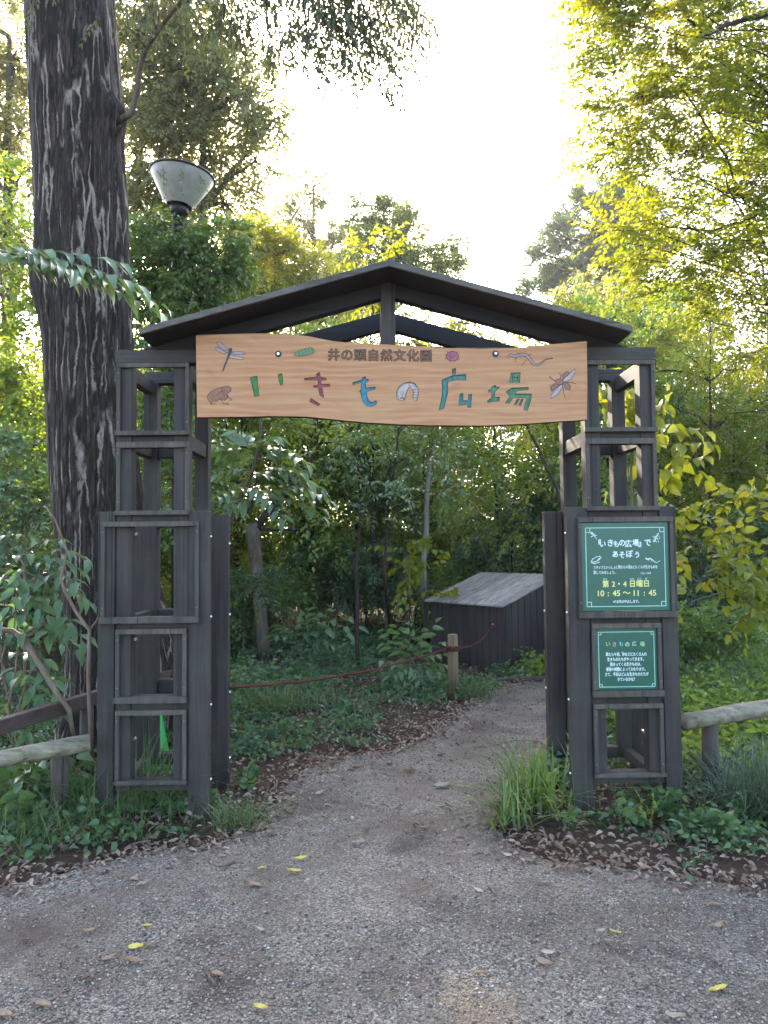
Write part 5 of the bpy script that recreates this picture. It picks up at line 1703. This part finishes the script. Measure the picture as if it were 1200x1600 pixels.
m.tube([at(60, 1045, yk - .05), at(35, 1050, yk - .1), at(18, 1075, yk - .15), at(8, 1090, yk - .15)], [.006, .005, .004, .003], 6)
m.build('main_limb', B_twig, stk, 0, True)
st2 = thing('bare_sapling', 'thin pale forked stem standing close to the left edge of the left tower', 'sapling', gp(142, 1240) * np.array([1, 1, 0]))
yk = .15
m = MB()
m.tube([gp(146, 1240), at(142, 1150, yk), at(138, 1060, yk), at(140, 985, yk), at(118, 955, yk), at(100, 920, yk), at(95, 905, yk), at(105, 860, yk), at(85, 810, yk), at(70, 790, yk)], [.014, .013, .013, .012, .010, .009, .008, .006, .005, .004], 8)
m.tube([at(140, 985, yk), at(150, 972, yk + .1), at(165, 940, yk + .2)], [.009, .007, .005], 6)
m.build('stem', B_twig, st2, 0, True)

# leafy bough reaching in from the left across the massive trunk
q_ = at(-330, 1150, .9)
bgh = thing('young_tree', 'young tree whose glossy feathered bough reaches from the left across the massive trunk', 'tree', (q_[0], q_[1], 0))
m = MB()
m.tube([(q_[0], q_[1], -.05), at(-330, 700, .9), at(-260, 470, .85), at(-120, 405, .75), at(0, 395, .7), at(60, 400, .65)], [.05, .04, .03, .02, .012, .006], 8)
m.build('trunk', B_grey, bgh, 0, True)
compound(bgh, [(-40, 385, 190, 405), (0, 392, 150, 430), (20, 392, 285, 500), (60, 400, 250, 470), (20, 392, 120, 425), (-60, 380, 70, 415), (30, 395, 215, 440)], 4.95, L_pale, .20, .42, 15, 72, droop=.12, ldroop=.4, ang=40, stems=.004)
compound(bgh, [(-120, 250, 20, 240), (-100, 340, 10, 380), (-60, 420, 40, 470)], 4.9, L_mid, .12, .5, 9, 73, droop=.2, ldroop=.4, stems=.003)
# tall shrubs left of the trunk
for (lab, px, d, blobs, lm_, ll_, sd_) in (
        ('mid-green leafy tree at the left edge behind the massive trunk', 10, 8.6, [(0, 460, 0, 60, 50), (50, 500, .2, 40, 50), (-10, 560, 0, 60, 50), (50, 600, .2, 46, 50), (0, 650, 0, 60, 50), (60, 690, .3, 40, 40), (-30, 740, 0, 60, 60), (30, 380, .3, 50, 50), (-20, 300, .3, 50, 50)], L_mid, .10, 81),
        ('glossy dark-leaved shrub below the mid-green tree at the left edge', 40, 7.4, [(30, 740, 0, 60, 36), (70, 780, .1, 40, 36), (10, 800, 0, 50, 36), (80, 840, .1, 40, 40), (100, 900, .2, 40, 40), (30, 860, .3, 40, 40), (120, 960, .3, 30, 40)], L_ever, .10, 82)):
    gtree('leafy_shrub', lab, 'shrub', px, d, 5, 520 if d > 8 else 760, blobs, lm_, B_twig, ll_, n=7, tl=.32, cover=1.6, lw=.5, seed=sd_, limb_r=.012, stems=.002)

# ------------------------------------------------------------------ thicket filling the wood behind: copies of a few prototypes
protos = []
for k, (nm, lab, lm_, h_, r_, ll_, lw_, cov, sd_) in enumerate((
        ('understory_tree', 'slender understory tree with a loose mid-green crown deep in the wood', L_mid, 5.2, 1.35, .10, .48, 1.0, 91),
        ('understory_tree', 'slender understory tree with a dense green crown deep in the wood', L_thick, 4.6, 1.45, .11, .48, 1.0, 92),
        ('understory_tree', 'slender understory tree with a yellow-green crown deep in the wood', L_yel, 5.6, 1.2, .10, .46, .8, 93))):
    t_ = thing(nm, lab, 'tree', (0, 0, 0), 'understory trees in the wood behind the gate')
    rr2 = np.random.default_rng(sd_)
    bl = []
    for z in np.linspace(.9, h_, 9):
        for _ in range(2):
            a_ = rr2.uniform(0, 6.28); q = r_ * rr2.uniform(.2, .75)
            bl.append(((q * math.cos(a_), q * math.sin(a_), z), r_ * .5, r_ * .30))
    plant(t_, [((0, 0, -.05), .05), ((.1, .05, h_ * .4), .04), ((-.05, .1, h_ * .98), .012)], bl, lm_, B_dark, ll_, lw_, 9, .42, cov, .3, .25, seed=sd_, limb_r=.016, stems=.0025)
    protos.append(t_)
shrubs = []
for k, (lab, lm_, h_, r_, ll_, lw_, cov, sd_) in enumerate((
        ('bushy green shrub on the shaded forest floor', L_thick, 1.25, .8, .085, .5, 1.2, 94),
        ('bushy glossy evergreen shrub on the shaded forest floor', L_ever, 1.5, .8, .09, .42, 1.2, 95),
        ('bushy light green shrub on the forest floor', L_mid, 1.1, .75, .085, .5, 1.5, 96))):
    t_ = thing('forest_shrub', lab, 'shrub', (0, 0, 0), 'forest floor shrubs behind the gate')
    rr2 = np.random.default_rng(sd_)
    bl = []
    for _ in range(10):
        a_ = rr2.uniform(0, 6.28); q = r_ * rr2.uniform(.1, .7)
        bl.append(((q * math.cos(a_), q * math.sin(a_), h_ * rr2.uniform(.3, .95)), r_ * .45, r_ * .3))
    plant(t_, [((0, 0, -.05), .02), ((.03, .02, h_ * .4), .016), ((0, .04, h_ * .9), .006)], bl, lm_, B_twig, ll_, lw_, 7, .3, cov, .3, .25, seed=sd_, limb_r=.008, stems=.002)
    shrubs.append(t_)
r5 = np.random.default_rng(5)
used = [0] * 6


def place(pr, k, x, y, s_, rz):
    t_ = pr if used[k] == 0 else copy_tree(pr)
    used[k] += 1
    t_.location = (x, y, 0)
    t_.rotation_euler = (0, 0, rz)
    t_.scale = (s_, s_, s_ * r5.uniform(.85, 1.15))
    return t_


# (x range by row) trees: rows at growing depth
for (yd, xs_, hs_) in ((6.2, (-5.2, -3.6, -2.3, 5.2, 3.9), .85), (8.4, (-7.5, -5.6, -4.0, -1.2, 1.2, 3.0, 4.8, 6.6), .85), (10.5, (-8.6, -6.6, -4.4, -2.6, -.9, .8, 2.4, 4.2, 6.0, 8.0), .95), (13.0, (-10, -7.6, -5.4, -3.6, -1.6, .2, 2.2, 4.4, 6.4, 8.6, 10.6), 1.1), (16.0, (-12, -9, -6.4, -4.2, -2, .4, 2.6, 5.0, 7.4, 10, 12.6), 1.2)):
    for x in xs_:
        k = int(r5.integers(0, 3))
        place(protos[k], k, x + r5.uniform(-.5, .5), yd + r5.uniform(-.7, .7), hs_ * r5.uniform(.85, 1.15), r5.uniform(0, 6.28))
for (yd, xs_, s_) in ((3.6, (-4.2, -3.3, 3.9, 3.1), .7), (5.6, (-4.6, -3.2, -1.9, 3.4, 4.6), .9), (7.6, (-6, -4.5, -3.1, -1.9, -.8, .3, 1.2, 4.4, 5.8), .95), (9.5, (-7, -5.2, -3.4, -2.0, -.6, .8, 2.2, 3.6, 5.4, 7), 1.1), (12.0, (-8, -6, -4, -2.4, -.8, .8, 2.4, 4.2, 6, 8), 1.4)):
    for x in xs_:
        k = int(r5.integers(0, 3))
        place(shrubs[k], 3 + k, x + r5.uniform(-.4, .4), yd + r5.uniform(-.5, .5), s_ * r5.uniform(.8, 1.2), r5.uniform(0, 6.28))

# the wood further off reads as one mass
ac = Acc()
r6 = np.random.default_rng(66)
nw_ = 5200
X = r6.uniform(-30, 30, nw_); Yw = r6.uniform(19, 38, nw_)
top = 5.0 + 1.6 * np.sin(X * .5) + 1.2 * np.sin(X * 1.3 + 1) + (Yw - 19) * .12
top = np.where((X > -1) & (X < 9), top * .9, top + 2.5)
Zw = r6.uniform(0, 1, nw_) ** .8 * top
P = np.stack([X, Yw, Zw], 1)
D = nrm(r6.normal(size=(nw_, 3)) * np.array([1, 1, .5]) + np.array([0, -.6, .2]))
V, T, _ = sprays(P, D, .9, 11, .26, .48, 55, .3, .35, .25, 'd', .3, 0, r6)
ac.add(V, T)
tag(ac.build('distant_wood', L_wood), kind='stuff')

# ------------------------------------------------------------------ ground cover, grasses, litter


def scatter(n_, poly_px=None, box=None, dens=None, margin=.03, offpath=True):
    if poly_px:
        pg = np.array([gp(*p)[:2] for p in poly_px])
        lo, hi = pg.min(0), pg.max(0)
    else:
        lo, hi = np.array(box[:2]), np.array(box[2:])
    P = rng.uniform(lo, hi, (n_, 2))
    if poly_px:
        c = np.zeros(len(P), bool)
        for i in range(len(pg)):
            x0, y0 = pg[i]; x1, y1 = pg[i - 1]
            if y0 != y1: c ^= ((y0 > P[:, 1]) != (y1 > P[:, 1])) & (P[:, 0] < (x1 - x0) * (P[:, 1] - y0) / (y1 - y0) + x0)
        P = P[c]
    if offpath: P = P[~inpath(P)]
    if dens is not None: P = P[rng.uniform(size=len(P)) < dens(P)]
    return np.concatenate([P, np.zeros((len(P), 1))], 1)


def clump(P, f=1.6, ph=0.0):
    v = np.sin(P[:, 0] * 2.3 * f + ph + 1.7 * np.sin(P[:, 1] * 1.9 * f)) * np.sin(P[:, 1] * 2.9 * f + 1.3 * np.sin(P[:, 0] * 1.3 * f + ph))
    return np.clip(.5 + .7 * v, 0, 1)


def herbs(name, P, lm, per, ll, lw, L, lean=.7, shape='o', stems=.0015, n=5, droop=.4):
    M = len(P)
    PP = np.repeat(P, per, 0) + rng.normal(size=(M * per, 3)) * np.array([.02, .02, 0])
    D = rng.normal(size=(M * per, 3)) * np.array([lean, lean, .15]) + np.array([0, 0, .8])
    V, T, st = sprays(PP, D, L * rng.uniform(.5, 1.3, M * per), n, ll, lw, 58, droop, .35, .3, shape, .4, stems)
    ac = Acc(); ac.add(V, T); ac.add(*st)
    return tag(ac.build(name, lm), kind='stuff')


bedL = [(340, 1260), (420, 1225), (470, 1190), (600, 1168), (740, 1080), (800, 1060), (860, 1010), (700, 960), (500, 930), (330, 940), (200, 980), (100, 1060), (240, 1250)]
allbed = dict(box=(-4.5, -.9, 4.5, 7.5))
pt = lambda P: np.where(pathdist(P) < .10, .12, np.where(pathdist(P) < .35, .35, .8))
Pb = scatter(2400, None, (-4.2, -.5, 4.4, 4.6), lambda P: clump(P, 1.3) * np.minimum(1, pathdist(P) * 1.6))
herbs('ground_cover_plants', Pb, L_herb, 3, .048, .62, .17)
Pb = scatter(2200, None, (-3.5, 3.0, 4.4, 9), lambda P: clump(P, .8, 1) * .9 * (np.linalg.norm(P - (C0 + ex * wl_ / 2 + ey * .3), axis=1) > 1.25))
herbs('forest_floor_plants', Pb, L_herb, 3, .07, .55, .3)
Pb = scatter(1700, None, (1.35, -.75, 4.6, 5.5), lambda P: (.3 + .6 * clump(P, 1.1, 5)) * (pathdist(P) > .14))
herbs('border_plants', Pb, L_herb, 3, .05, .6, .24)
Pb = scatter(1000, None, (-4.2, -.55, -1.2, 3.0), lambda P: (.1 + .75 * clump(P, 1.2, 3)) * (pathdist(P) > .16))
herbs('border_plants', Pb, L_herb, 3, .062, .62, .26)
Pb = scatter(1100, None, (1.75, .6, 4.6, 4.5), lambda P: .8 + 0 * P[:, 0])
herbs('tall_border_plants', Pb, L_mid, 3, .075, .5, .5, .5)
Pb = scatter(2600, [(345, 1200), (430, 1190), (520, 1150), (640, 1130), (735, 1070), (690, 1010), (560, 1020), (420, 1050), (345, 1090)], None, lambda P: np.clip(clump(P, 2.2, 2) * 1.3 - .65, 0, 1))
herbs('low_bed_plants', Pb, L_cool, 3, .05, .6, .2)
Pb = scatter(900, [(345, 1100), (430, 1080), (560, 1040), (640, 1010), (540, 990), (380, 1010)], None, lambda P: np.clip(clump(P, 1.6, 6) - .35, 0, 1))
herbs('tall_bed_plants', Pb, L_pale, 3, .085, .45, .38)
# bare litter in the middle of the left bed


def blades(P, L, wd, lean=.5, r_=None, segs=4, curl=.9, dirb=None):
    r_ = r_ or rng
    M = len(P)
    az = r_.uniform(0, 6.283, M)
    h = np.stack([np.cos(az), np.sin(az), np.zeros(M)], 1)
    if dirb is not None: h = nrm(h + np.array(dirb))
    ln = np.minimum(np.abs(r_.normal(size=M)), 1.5) * lean
    t = np.linspace(0, 1, segs + 1)
    pos = P[:, None] + h[:, None] * (L[:, None] * (ln[:, None] * t + curl * .5 * ln[:, None] * t ** 2.2))[..., None]
    pos[..., 2] += L[:, None] * (t - .42 * np.minimum(ln, 1.3)[:, None] * curl * t ** 2.4)
    side = np.stack([-h[:, 1], h[:, 0], np.zeros(M)], 1)
    wv = wd * (1 - .95 * t ** 2.2) * (0.6 + .4 * np.minimum(1, t * 5))
    V = np.stack([pos + side[:, None] * (wv / 2)[None, :, None], pos - side[:, None] * (wv / 2)[None, :, None]], 2).reshape(-1, 3)
    q = []
    for i in range(segs):
        q += [[2 * i, 2 * i + 1, 2 * i + 3], [2 * i, 2 * i + 3, 2 * i + 2]]
    T = (np.arange(M)[:, None, None] * (2 * (segs + 1)) + np.array(q)[None]).reshape(-1, 3)
    return V, T


def tuft(name, label, px, py, n_, spread, L, wd, mat, lean=.6, dirb=None, seed=0, group=None):
    q = gp(px, py)
    r_ = np.random.default_rng(seed)
    P = np.array([q[0], q[1], -.005]) + r_.normal(size=(n_, 3)) * np.array([spread, spread * .7, 0])
    V, T = blades(P, L * r_.uniform(.55, 1.15, n_), wd, lean, r_, 5, 1.0, dirb)
    t_ = obj_np(name, V - np.array([q[0], q[1], 0]), T, mat)
    t_.location = (q[0], q[1], 0)
    return tag(t_, label, 'grass clump', group)


tuft('lily_turf', 'fresh green strap-leaved grass clump at the foot of the right tower by the path', 838, 1262, 150, .10, .42, .013, L_lily, .75, (-.5, -.35, 0), 1)
tuft('lily_turf', 'small strap-leaved clump leaning over the gravel left of the larger clump', 800, 1292, 50, .06, .30, .012, L_lily, .85, (-.4, -.3, 0), 2)
tuft('grass_clump', 'thin dark grass clump growing under the open left tower', 228, 1262, 80, .09, .52, .007, L_grass, .75, None, 3)
tuft('grass_clump', 'sparse grass clump between the log fence post and the left tower', 130, 1290, 70, .10, .38, .006, L_grass, .7, (.1, -.3, 0), 4)
tuft('grass_clump', 'low spreading grass at the inner foot of the left tower', 370, 1290, 170, .10, .20, .005, L_grass, .9, None, 5)
tuft('grass_clump', 'dense blue-green grass mound at the right edge below the log rail', 1180, 1262, 420, .12, .42, .006, L_bluegr, .8, (0, -.2, 0), 6)
tuft('grass_clump', 'blue-green grass tuft behind the log rail at the far right', 1150, 1100, 260, .22, .55, .006, L_bluegr, .8, None, 7)
tuft('grass_clump', 'dark grass tuft under the rope left of the path', 440, 1110, 260, .16, .34, .007, L_grass, .9, None, 8)
tuft('grass_clump', 'dark grass tuft at the foot of the rope post', 745, 1090, 160, .12, .26, .006, L_grass, .9, None, 9)
tuft('grass_clump', 'grass tuft at the corner of the storage box', 830, 1046, 160, .10, .26, .006, L_grass, .7, None, 10)
tuft('grass_clump', 'dry tall grass standing behind the right fence', 1110, 1040, 700, .35, .55, .006, L_lily, .6, None, 12)
tuft('grass_clump', 'thin grass tuft at the left end of the log fence', 30, 1320, 90, .12, .30, .005, L_grass, .8, None, 13)
tuft('grass_clump', 'grass fringe in front of the left tower foot', 190, 1300, 70, .16, .26, .005, L_grass, .8, (0, -.3, 0), 14)
Pg = scatter(1500, None, (-4.2, -.4, 4.4, 6.5), lambda P: clump(P, 1.0, 2) * np.minimum(1, .12 + pathdist(P)) * .9)
V, T = blades(np.repeat(Pg, 4, 0) + rng.normal(size=(len(Pg) * 4, 3)) * np.array([.025, .025, 0]), rng.uniform(.08, .26, len(Pg) * 4), .005, .8)
ac = Acc(); ac.add(V, T); tag(ac.build('undergrowth_grass', L_grass), kind='stuff')

# leafy seedlings round the right tower's foot
for (lab, px, py, nn, hh, ll_, lm_, sd_) in (
        ('upright broad-leaved seedling against the right leg of the right tower', 1046, 1275, 7, .26, .075, L_herb, 1), ('low bright seedling in the litter before the right tower', 1000, 1285, 6, .18, .07, L_mid, 2),
        ('leafy weed with round leaves at the far lower right', 1098, 1310, 9, .20, .085, L_herb, 3), ('pale round-leaved weed climbing beside the left board of the right tower', 858, 1225, 8, .42, .07, L_pale, 4),
        ('bright weed under the log rail beside the right tower', 1090, 1215, 8, .34, .10, L_mid, 5), ('small weed between the legs of the left tower', 300, 1265, 8, .12, .07, L_herb, 6), ('low weed beside the inner foot of the left tower', 385, 1225, 10, .16, .06, L_herb, 7)):
    q = gp(px, py)
    r_ = np.random.default_rng(sd_ + 400)
    t_ = thing('weed', lab, 'plant', (q[0], q[1], 0))
    P = np.array([q[0], q[1], 0]) + r_.normal(size=(nn, 3)) * np.array([.05, .04, 0])
    D = r_.normal(size=(nn, 3)) * np.array([.35, .35, .1]) + np.array([0, -.1, 1])
    V, T, s3 = sprays(P, D, hh * r_.uniform(.5, 1.1, nn), 7, ll_, .6, 62, .15, .3, .3, 'o', .4, .002, r_)
    ac = Acc(); ac.add(V, T); ac.build('foliage', lm_, t_)
    ac = Acc(); ac.add(*s3); ac.build('stem', B_twig, t_)


def litter(P, ll, r_=None, lift=.012, tilt=.35):
    r_ = r_ or rng
    M = len(P)
    az = r_.uniform(0, 6.283, M)
    LD = nrm(np.stack([np.cos(az), np.sin(az), tilt * r_.normal(size=M)], 1))
    LN = nrm(np.stack([tilt * 1.3 * r_.normal(size=M), tilt * 1.3 * r_.normal(size=M), np.ones(M)], 1))
    PP = P.copy(); PP[:, 2] += lift * r_.uniform(.4, 1.6, M)
    return leaves(PP, LD, LN, ll * r_.uniform(.55, 1.25, M), .44, 'o')


ac = Acc()
Pl = scatter(42000, None, (-3.6, -1.0, 4.2, 6.5), lambda P: np.clip(.75 - pathdist(P) * .16, .2, 1) * (.35 + .65 * clump(P, .9, 4)))
ac.add(*litter(Pl, .046))
# drift of leaves along the border of the gravel and on the path
Q = PATH[:-4]
idx = rng.integers(0, len(Q), 5200)
Pd = np.concatenate([Q[idx] + rng.normal(size=(5200, 2)) * np.where(rng.uniform(size=(5200, 1)) < .65, .06, .17), np.zeros((5200, 1))], 1)
ac.add(*litter(Pd, .042, None, .01, .28))
Pp = np.stack([rng.uniform(-1.4, 1.6, 700), rng.uniform(-.4, 3.6, 700), np.zeros(700)], 1)
Pp = Pp[inpath(Pp)]
Pp[:, 2] = .006
ac.add(*litter(Pp, .045, None, .008, .25))
tag(ac.build('leaf_litter', L_litter), kind='stuff')
# twigs in the litter
m = MB()
Pt = scatter(220, None, (-3, -1, 3, 4), lambda P: np.where(pathdist(P) < .5, 1, .3))
for q in Pt:
    a_ = rng.uniform(0, 6.28); l_ = rng.uniform(.06, .22)
    m.tube(curve_pts(q + (0, 0, .012), q + (l_ * math.cos(a_), l_ * math.sin(a_), rng.uniform(.01, .03)), 5, .05, .04, rng), rng.uniform(.0015, .004), 5)
tag(m.build('twig_litter', B_twig), kind='stuff')

# single fallen leaves on the gravel
LFM = {'yellow': m_leaf('fallen_yellow', [(.42, .33, .05, 1), (.52, .40, .07, 1), (.46, .38, .10, 1)], .15, rough=.6), 'tan': m_leaf('fallen_tan', [(.20, .13, .075, 1), (.26, .175, .105, 1), (.23, .15, .09, 1)], .1, rough=.7),
       'pale': m_leaf('fallen_pale', [(.26, .205, .14, 1), (.30, .245, .175, 1), (.34, .29, .22, 1)], .1, rough=.7), 'brown': m_leaf('fallen_brown', [(.10, .065, .045, 1), (.14, .09, .06, 1), (.12, .08, .06, 1)], .08, rough=.7)}
LAB = {'yellow': 'bright yellow fallen leaf lying on the grey gravel', 'tan': 'curled tan fallen leaf lying on the grey gravel', 'pale': 'bleached pale fallen leaf lying on the grey gravel', 'brown': 'dark brown fallen leaf lying on the grey gravel'}
proto_leaf = {}


def leaf_mesh(kind, seed):
    r_ = np.random.default_rng(seed)
    nu, nv = 9, 5
    u = np.linspace(0, 1, nu); v = np.linspace(-1, 1, nv)
    w_ = np.sin(np.pi * u ** .8) ** .9 * .19 + .004
    U, Vv = np.meshgrid(u, v, indexing='ij')
    Xl = U - .5; Yl_ = Vv * w_[:, None]
    Zl = .10 * np.abs(Vv) ** 1.6 * (.6 + U) * r_.uniform(.4, 1.4) + .25 * r_.uniform(.2, 1) * (U - .5) ** 2 + .02 * r_.normal(size=U.shape)
    V = np.stack([Xl, Yl_, Zl], 2).reshape(-1, 3)
    a_ = np.array([[i * nv + j, (i + 1) * nv + j, (i + 1) * nv + j + 1, i * nv + j + 1] for i in range(nu - 1) for j in range(nv - 1)])
    return mesh_np('fallen_leaf', V, a_, LFM[kind])


LEAFS = [('yellow', 409, 1357, 14), ('yellow', 460, 1362, 22), ('yellow', 212, 1480, 24), ('yellow', 230, 1447, 14), ('yellow', 961, 1457, 16), ('yellow', 1122, 1546, 26), ('yellow', 407, 1575, 22), ('yellow', 470, 1342, 20), ('yellow', 1077, 1350, 14),
         ('pale', 405, 1453, 16), ('pale', 500, 1240, 18), ('pale', 746, 1391, 20), ('pale', 690, 1229, 28), ('pale', 940, 1456, 16), ('pale', 857, 1489, 22), ('pale', 745, 1472, 12), ('pale', 1056, 1590, 24), ('pale', 792, 1336, 18), ('pale', 560, 1318, 22),
         ('tan', 138, 1455, 18), ('tan', 171, 1497, 22), ('tan', 208, 1503, 28), ('tan', 66, 1571, 30), ('tan', 395, 1382, 30), ('tan', 340, 1524, 24), ('tan', 852, 1380, 18), ('tan', 850, 1504, 26), ('tan', 1120, 1416, 22), ('tan', 1124, 1446, 20), ('tan', 1010, 1445, 10), ('tan', 750, 1522, 22), ('tan', 660, 1345, 16), ('tan', 665, 1293, 16), ('tan', 880, 1504, 14), ('tan', 1000, 1535, 14), ('tan', 296, 1428, 14), ('tan', 620, 1262, 16), ('tan', 520, 1205, 18), ('tan', 8, 1585, 26), ('tan', 640, 1205, 22), ('tan', 700, 1262, 14), ('tan', 815, 1265, 16),
         ('brown', 110, 1478, 10), ('brown', 138, 1527, 24), ('brown', 238, 1476, 22), ('brown', 232, 1424, 16), ('brown', 355, 1353, 24), ('brown', 335, 1386, 14), ('brown', 42, 1470, 16), ('brown', 690, 1180, 16), ('brown', 600, 1290, 12), ('brown', 560, 1200, 18)]
for k, (kd, px, py, ln) in enumerate(LEAFS):
    key = (kd, k % 3)
    q = gp(px, py, .012)
    if key not in proto_leaf:
        o_ = link('fallen_leaf', leaf_mesh(kd, hash(kd) % 97 + k if False else k))
        proto_leaf[key] = o_
    else:
        o_ = proto_leaf[key].copy(); COL.objects.link(o_)
    dist = np.linalg.norm(q - CAM)
    o_.location = (q[0], q[1], .014)
    s_ = max(.024, ln * dist / F * .95)
    o_.scale = (s_, s_, s_)
    o_.rotation_euler = (rng.normal() * .15, rng.normal() * .15, rng.uniform(-.7, .7) + (math.pi if k % 2 else 0))
    tag(o_, LAB[kd], 'fallen leaf', 'fallen ' + kd + ' leaves on the gravel')
for lab, a_, b_ in (('short dark stick lying on the gravel in the left foreground', (323, 1521), (337, 1540)), ('pale thin stick lying on the gravel in the right foreground', (763, 1384), (776, 1400)), ('thin pale twig lying across the gravel inside the gate', (740, 1168), (845, 1160))):
    p0, p1 = gp(*a_, .01), gp(*b_, .012)
    m = MB(); m.tube(curve_pts(p0 - p0 * 0, p1, 6, .03, .02, rng), [.006, .006, .005, .005, .005, .004] if 'twig' not in lab else [.003] * 6, 7)
    tag(m.build('fallen_stick', B_grey if 'dark' in lab else B_twig, None, 0, True), lab, 'stick')
# timber lying across the forest floor
m = MB(); a_, b_ = gp(500, 992), gp(575, 988)
m.tube(curve_pts(a_ + (0, 0, .05), b_ + (0, 0, .05), 8, 0, .004, rng), .06, 12)
tag(m.build('fallen_log', B_dark, None, 0, True), 'dark log lying on the forest floor behind the pale feathery plants', 'log')

# the added glow volume: one closed box round the whole scene
m = MB(); m.box(-95, 95, -62, 125, -1.2, 28)
tag(m.build('glow_haze', GLOW_HAZE), kind='stuff')
